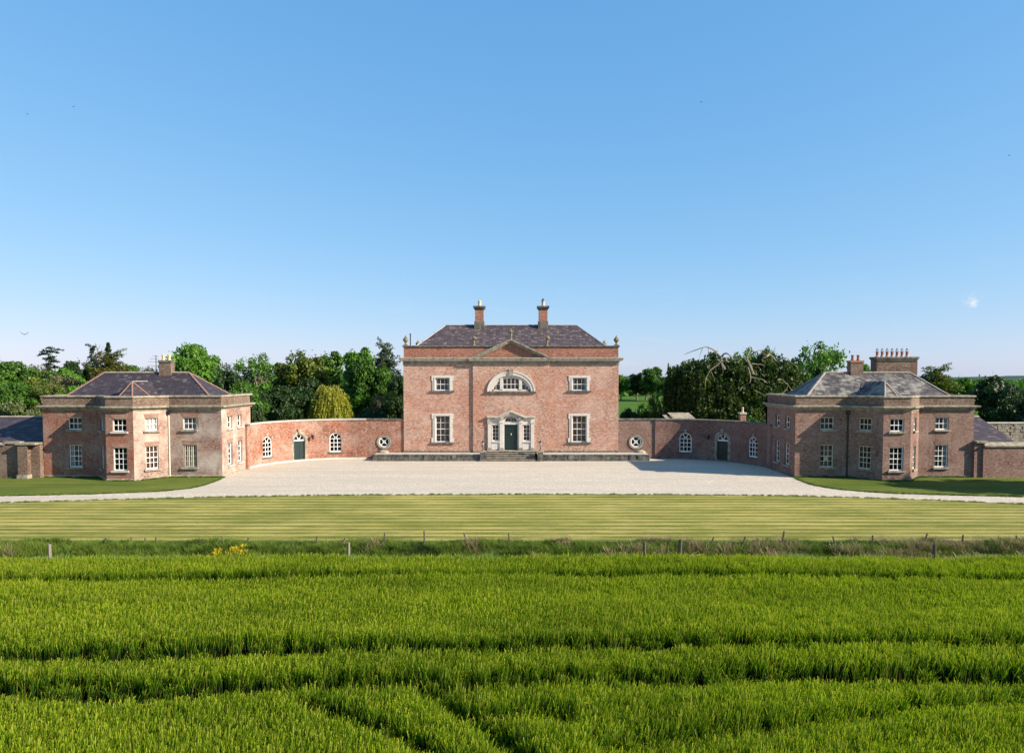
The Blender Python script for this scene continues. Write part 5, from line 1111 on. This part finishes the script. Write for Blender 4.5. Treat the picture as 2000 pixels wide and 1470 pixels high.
# ------------------------------------------------------------ fence posts along the ditch
def post(x, ytop, D, z0, w, lean, label, mat, name='fence_post', grp='old fence posts along the ditch'):
    X, Z = U(x, ytop, D); h = Z - z0; b = MB(); n = 6; rg = random.Random(int(x)); dy = rg.uniform(-.04, .04)
    b.tube([(X-lean*h, D, z0), (X-lean*h*.5+rg.uniform(-.015, .015), D+dy, z0+h*.5), (X, D+dy, Z)], [w*1.05, w, w*.85], n)
    return tag(b.build(name, MT[mat], None), label, 'fence post', grp)
a = NT('post_wood', .9, .1); a.col(a.mix(a.noise(9, a.pos((6, 6, .8)), 5, .7), (.10, .08, .06), (.32, .27, .21))); MT['post'] = a.m
a = NT('post_dark', .9, .1); a.col(a.mix(a.noise(9, a.pos((6, 6, .8)), 5, .7), (.05, .04, .03), (.16, .12, .09))); MT['post_dark'] = a.m
for x, y, lb in ((97, 1062, 'leftmost stout pale fence post on the field side of the ditch'), (681, 1059, 'stout pale fence post on the field side, left of the front door'), (1258, 1057, 'stout dark fence post on the field side, right of the middle'), (1826, 1062, 'rightmost stout dark fence post on the field side of the ditch')):
    post(x, y, 32.0, -.5, .085 if x < 900 else .075, rs.uniform(-.03, .03), lb, 'post' if x < 900 else 'post_dark', grp='stout fence posts on the field side of the ditch')
post(1329, 1053, 33.6, -.7, .10, .03, 'thick rotten post stub beside a fallen dead branch', 'post_dark')
thin = [(140, 1055, .7), (207, 1050, .3), (257, 1048.5, .15), (283, 1050, -.1), (305, 1048, 0), (397, 1051, .8), (433, 1046, -.3), (486, 1050, .5), (619, 1046, .02), (674, 1051, .8), (751, 1040, .02), (828.5, 1036, .0), (906, 1040, -.2), (993, 1040, -.15), (1091, 1051, .9), (1272, 1051, .4), (1394, 1048, .35), (1456, 1047, .3), (1532, 1037, .12), (1626, 1047, -.4), (1705, 1045, .05), (1811, 1041, .25), (1881, 1044, .15), (1986, 1045, .1)]
pos_ = ['beyond the left end', 'left of the stout pale post', 'third from the left', 'faint one, fourth from the left', 'faint one, fifth from the left', 'strongly tilted, left of the yellow flowers', 'tilted left beside the yellow flowers', 'tilted, right of the yellow flowers', 'short upright one in the dark grass', 'strongly tilted next to the second stout post', 'straight tall one below the house left corner', 'tallest thin one below the left house window', 'slightly tilted below the front door steps', 'leaning left below the right half of the house', 'lying almost flat below the right house window', 'tilted next to the third stout post', 'tilted one left of the dry grass clump', 'short tilted one in the dark grass at the right', 'tall thick dark one below the right curved wall', 'leaning left below the right pavilion', 'upright one in the dry beige grass', 'tilted tall one left of the rightmost stout post', 'thick dark one right of the rightmost stout post', 'rightmost thin one']
for (x, y, ln), lb in zip(thin, pos_): post(x, y, 35.7, -.05, .042 if x not in (1532, 1881) else .05, ln, 'thin weathered fence stake, ' + lb, 'post_dark', grp='thin fence stakes on the lawn side of the ditch')
b = MB(); b.tube([(G(1318, 1078, -.3)[0], 33.4, -.35), (G(1332, 1070)[0], 33.5, -.05), (G(1352, 1068)[0], 33.6, .0)], [.05, .06, .02], 6); b.tube([(G(1332, 1070)[0], 33.5, -.05), (G(1340, 1060)[0], 33.5, .25)], [.03, .01], 5)
tag(b.build('fallen_branch', MT['bark_pale'], None), 'fallen bare branch beside the rotten post stub in the ditch', 'branch')
# ------------------------------------------------------------ barley, rough grass, flowers (grown by geometry nodes from a few tufts)
a = NT('barley', .75, .12); uvn = a.n('UVMap').outputs[0]; sx = a.n('SeparateXYZ'); a.l(uvn, sx.inputs[0]); oi = a.n('ObjectInfo').outputs['Random']
c = a.ramp(sx.outputs['Y'], [(0, (.006, .018, .010)), (.42, (.010, .036, .010)), (.68, (.060, .15, .005)), (.88, (.155, .26, .008)), (1, (.34, .38, .02))])  # own green-to-yellow blade colour; darkest foot also paints shade between stems
P = a.pos(); c = a.mix(a.ramp(a.noise(.35, a.pos((.5, 1, 0)), 5, .7), [(.4, g3(0)), (.65, g3(.5))]), c, (.05, .11, .006)); c = a.mix(a.ramp(a.noise(3.0, a.pos((1, 1, 0)), 3, .8), [(.5, g3(0)), (.66, g3(.35))]), c, a.mix(1.0, c, (.55, .65, .5), 'MULTIPLY')); c = a.mix(a.math('MULTIPLY', sx.outputs['X'], .6), c, (.36, .33, .06)); a.col(c)
tr = a.n('BsdfTranslucent'); a.l(a.mix(1.0, c, (1.1, 1.2, .4), 'MULTIPLY'), tr.inputs[0]); mx = a.n('MixShader'); mx.inputs[0].default_value = .42; a.l(a.b.outputs[0], mx.inputs[1]); a.l(tr.outputs[0], mx.inputs[2]); a.l(mx.outputs[0], a.t.nodes['Material Output'].inputs[0]); MT['barley'] = a.m
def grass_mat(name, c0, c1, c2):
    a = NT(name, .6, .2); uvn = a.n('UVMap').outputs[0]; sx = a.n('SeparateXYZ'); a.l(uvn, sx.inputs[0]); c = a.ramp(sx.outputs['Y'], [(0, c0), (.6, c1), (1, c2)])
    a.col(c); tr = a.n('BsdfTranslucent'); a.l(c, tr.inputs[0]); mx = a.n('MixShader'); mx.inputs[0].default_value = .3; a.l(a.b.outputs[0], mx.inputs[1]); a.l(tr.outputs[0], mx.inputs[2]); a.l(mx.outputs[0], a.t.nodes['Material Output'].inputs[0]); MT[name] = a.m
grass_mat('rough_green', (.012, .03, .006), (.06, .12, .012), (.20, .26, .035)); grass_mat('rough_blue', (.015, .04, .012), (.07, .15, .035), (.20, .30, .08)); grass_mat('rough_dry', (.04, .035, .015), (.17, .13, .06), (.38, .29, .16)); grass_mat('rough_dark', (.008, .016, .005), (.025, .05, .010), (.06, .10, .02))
grass_mat('flower_yellow', (.02, .05, .01), (.10, .14, .02), (.80, .60, .02))
def tuft(name, n, r, h, w, mat, lean=.25, ear=0, curve=1.0, seed=0, h_var=.25):
    rg = np.random.RandomState(seed); V, UV = [], []
    for i in range(n):
        a_, rr = rg.uniform(0, 6.28), r*math.sqrt(rg.uniform()); bx, by = rr*math.cos(a_), rr*math.sin(a_); H = h*rg.uniform(1-h_var, 1+h_var*.5); la = rg.uniform(0, 6.28); l = lean*H*rg.uniform(.1, 1)*curve
        dx, dy = math.cos(la)*l + .06*H, math.sin(la)*l*.8; fa = rg.uniform(0, 3.14); wx, wy = math.cos(fa)*w/2, math.sin(fa)*w/2; tcol = 1.0 if rg.uniform() < .17 else 0.0; full = rg.uniform() < ear
        P = [(0, 0), (.55, .35), (1.0, 1.0)]; hs_ = (0, .62, 1.0)
        p0 = np.array([bx, by, 0]); p1 = np.array([bx+dx*.35, by+dy*.35, H*.62]); p2 = np.array([bx+dx, by+dy, H*(1 if l < .2 else .97)]); s_ = np.array([wx, wy, 0])
        k = 1.6 if full else 0.25
        V.append([p0-s_, p0+s_, p1+s_, p1-s_]); UV.append([(tcol, 0)]*2 + [(tcol, .6)]*2)
        V.append([p1-s_*(1.3 if full else 1), p1+s_*(1.3 if full else 1), p2+s_*k, p2-s_*k]); UV.append([(tcol, .62)]*2 + [(tcol, 1)]*2)
    me = quads_mesh(name, np.array(V), MT[mat], None, np.array(UV)); return bpy.data.objects.new(name, me)
def scatter(name, pts, scl, rot, idx, srcs, label, cat):
    col = bpy.data.collections.new(name + '_tufts')
    for i, o in enumerate(srcs): o.name = '%s_%02d' % (name, i); col.objects.link(o)
    me = bpy.data.meshes.new(name); n = len(pts); me.vertices.add(n); me.vertices.foreach_set('co', pts.reshape(-1).astype('f'))
    for nm, ty, d in (('scl', 'FLOAT', scl), ('rot', 'FLOAT', rot)): at = me.attributes.new(nm, ty, 'POINT'); at.data.foreach_set('value', d.astype('f'))
    at = me.attributes.new('idx', 'INT', 'POINT'); at.data.foreach_set('value', idx.astype('i'))
    o = link(name, me); tag(o, label, cat, kind='stuff'); g = bpy.data.node_groups.new(name, 'GeometryNodeTree')
    g.interface.new_socket('Geometry', in_out='INPUT', socket_type='NodeSocketGeometry'); g.interface.new_socket('Geometry', in_out='OUTPUT', socket_type='NodeSocketGeometry')
    N = g.nodes.new; gi, go = N('NodeGroupInput'), N('NodeGroupOutput'); ip = N('GeometryNodeInstanceOnPoints'); ci = N('GeometryNodeCollectionInfo'); ci.inputs['Collection'].default_value = col; ci.inputs['Separate Children'].default_value = True; ci.inputs['Reset Children'].default_value = True
    def na(nm, ty): x = N('GeometryNodeInputNamedAttribute'); x.data_type = ty; x.inputs['Name'].default_value = nm; return x.outputs['Attribute']
    cx_ = N('ShaderNodeCombineXYZ'); g.links.new(na('rot', 'FLOAT'), cx_.inputs['Z']); cs = N('ShaderNodeCombineXYZ'); sv = na('scl', 'FLOAT'); cs.inputs['X'].default_value = 1; cs.inputs['Y'].default_value = 1; g.links.new(sv, cs.inputs['Z'])
    ip.inputs['Pick Instance'].default_value = True
    g.links.new(gi.outputs[0], ip.inputs['Points']); g.links.new(ci.outputs[0], ip.inputs['Instance']); g.links.new(na('idx', 'INT'), ip.inputs['Instance Index']); g.links.new(cx_.outputs[0], ip.inputs['Rotation']); g.links.new(cs.outputs[0], ip.inputs['Scale']); g.links.new(ip.outputs[0], go.inputs[0])
    md = o.modifiers.new('grow', 'NODES'); md.node_group = g; return o
# wheel tracks and hollows in the crop, drawn on the ground: (points, half width, how deep)
BH = .74
def T_(l): return np.array([G(x, y, BH*.9) for x, y in l])
tracks = [(T_([(-300, 1141), (0, 1135), (300, 1131), (700, 1127), (1000, 1123), (1400, 1123), (1700, 1129), (2000, 1132), (2300, 1134)]) + [0, .55], .52, 1.0),
 (T_([(-300, 1290), (0, 1285), (300, 1282), (600, 1272), (1000, 1267), (1200, 1262), (1500, 1260), (2000, 1262), (2300, 1264)]) + [0, .55], .68, 1.0),
 (T_([(-300, 1350), (0, 1355), (250, 1362), (400, 1352), (550, 1342), (850, 1347), (1000, 1340), (1300, 1332), (1600, 1322), (1800, 1326), (2000, 1332), (2300, 1336)]) + [0, .55], .66, 1.0),
 (T_([(600, 1372), (690, 1405), (780, 1440), (860, 1480), (930, 1520)]) + [0, .3], .38, .6),
 (T_([(830, 1350), (880, 1385), (960, 1430), (1020, 1480), (1080, 1530)]) + [0, .3], .40, .7),
 (T_([(1200, 1465), (1350, 1445), (1500, 1428), (1650, 1408), (1800, 1385), (1950, 1372), (2100, 1365)]) + [0, .3], .45, .55),
 (T_([(950, 1400), (1020, 1396), (1100, 1404)]) + [0, .3], .4, .5)]
def seg_d(P, A, B):
    d = B - A; t = np.clip(((P - A) @ d) / (d @ d), 0, 1); return np.linalg.norm(P - (A + t[:, None]*d), axis=1)
rp = np.random.RandomState(5); sp = .205
X, Y = np.meshgrid(np.arange(-34, 34, sp), np.arange(8.5, 30.75, sp)); P = np.stack([X.ravel(), Y.ravel()], 1); P += rp.uniform(-sp*.5, sp*.5, P.shape)
P = P[np.abs(P[:, 0]) < P[:, 1]*.82 + 9]
mask = np.ones(len(P)); 
for pl_, w, dp in tracks:
    d = np.min([seg_d(P, pl_[i], pl_[i+1]) for i in range(len(pl_)-1)], axis=0); wv = w*(1+.10*np.sin(P[:, 0]*.5)+.05*np.sin(P[:, 0]*1.7+1)); mask = np.minimum(mask, 1 - dp*np.clip(1 - (d/wv)**6, 0, 1))
keep = rp.uniform(size=len(P)) < np.clip(mask*1.0+.35, 0, 1)
P, mask = P[keep], mask[keep]
und = .06*np.sin(P[:, 0]*.35+P[:, 1]*.8) + .05*np.sin(P[:, 1]*1.9+P[:, 0]*.15) + .03*np.sin(P[:, 0]*1.3)
scl = np.clip(.22+.78*mask, .22, 1)*(1+und)*rp.uniform(.92, 1.08, len(P))
pts = np.concatenate([P, np.full((len(P), 1), -.06)], 1)
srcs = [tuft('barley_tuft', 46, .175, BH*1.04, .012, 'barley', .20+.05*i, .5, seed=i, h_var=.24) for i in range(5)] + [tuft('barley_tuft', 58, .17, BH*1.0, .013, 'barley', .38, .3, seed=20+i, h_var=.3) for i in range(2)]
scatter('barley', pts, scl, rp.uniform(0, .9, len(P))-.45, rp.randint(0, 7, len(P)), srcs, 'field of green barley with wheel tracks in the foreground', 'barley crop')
def zg(y): return np.interp(y, [p[0] for p in prof], [p[1] for p in prof])
n = 17000; P = np.stack([rp.uniform(-36, 36, n), 30.7 + 6.5*rp.uniform(0, 1, n)**1.0], 1)
nz = np.array([mn.noise(Vector((x*.35, y*.8, 2))) + .5*mn.noise(Vector((x*1.4, y*1.4, 5))) for x, y in P])
dry = (nz > .30 - .022*P[:, 0]) & (P[:, 1] > 32.2) & (rp.uniform(size=n) < .45); idx = np.where(P[:, 1] < 32.6, 2, np.where(nz < -.38, 6, 0)) + rp.randint(0, 2, n); idx = np.where(dry, 4 + rp.randint(0, 2, n), idx)
hgt = np.where(P[:, 1] < 32.6, .85, np.where(P[:, 1] > 35.2, .45, 1.0)) * rp.uniform(.6, 1.2, n) * (1 + .5*np.clip(nz, -1, 1)); hgt = np.where(P[:, 1] > 36.0 + .5*nz, hgt*.35, hgt)
fl = (np.abs(P[:, 0] - G(443, 1072)[0]) < .9) & (np.abs(P[:, 1]-34.2) < .9) & (rp.uniform(size=n) < .22); idx = np.where(fl, 8, idx); hgt = np.where(fl, .75, hgt)
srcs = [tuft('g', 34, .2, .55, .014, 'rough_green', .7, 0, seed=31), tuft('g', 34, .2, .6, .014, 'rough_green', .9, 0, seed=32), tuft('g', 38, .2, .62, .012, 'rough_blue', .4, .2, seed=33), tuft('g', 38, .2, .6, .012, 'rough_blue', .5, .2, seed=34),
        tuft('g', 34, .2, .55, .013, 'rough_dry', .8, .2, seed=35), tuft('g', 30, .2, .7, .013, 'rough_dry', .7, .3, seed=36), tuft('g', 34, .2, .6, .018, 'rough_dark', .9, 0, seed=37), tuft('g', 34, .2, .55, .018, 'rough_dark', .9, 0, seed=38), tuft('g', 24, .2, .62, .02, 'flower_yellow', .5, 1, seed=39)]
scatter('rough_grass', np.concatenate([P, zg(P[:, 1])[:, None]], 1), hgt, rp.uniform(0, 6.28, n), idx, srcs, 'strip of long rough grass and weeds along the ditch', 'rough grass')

# short grass spilling over the cut edges of the lawns
pe = []
for ln, oz in ((front, -.0), (LE, 0), (RE, 0)):
    for (xa, ya), (xb, yb) in zip(ln, ln[1:]):
        L = math.hypot(xb-xa, yb-ya)
        for k in range(int(L*16)):
            t = rp.uniform(); 
            if abs(xa+(xb-xa)*t) < 48: pe.append((xa+(xb-xa)*t + rp.normal()*.05, ya+(yb-ya)*t + rp.normal()*.07 + (-.05 if ln is front else .05), .0))
for cx_w, sd_ in ((-31.9, -1), (31.3, 1)):      # weeds at the foot of the pavilion fronts
    bx_ = cx_w - .12*sd_
    for (xa, ya), (xb, yb) in zip(*(lambda q: (q, q[1:]))([(cx_w-7.5, 59.3), (bx_-3, 59.3), (bx_-1.12, 57.15), (bx_+1.12, 57.15), (bx_+3, 59.3), (cx_w+7.5, 59.3)])):
        for k in range(int(math.hypot(xb-xa, yb-ya)*14)):
            t = rp.uniform(); pe.append((xa+(xb-xa)*t, ya+(yb-ya)*t - abs(rp.normal())*.07, .03))
pe = np.array(pe)
scatter('edge_grass', pe, rp.uniform(.4, 1.3, len(pe)), rp.uniform(0, 6.28, len(pe)), rp.randint(0, 2, len(pe)), [tuft('e', 22, .12, .13, .012, 'rough_green', .8, 0, seed=51), tuft('e', 22, .12, .11, .012, 'rough_green', 1.0, 0, seed=52)], 'ragged short grass along the edges of the gravel', 'grass')
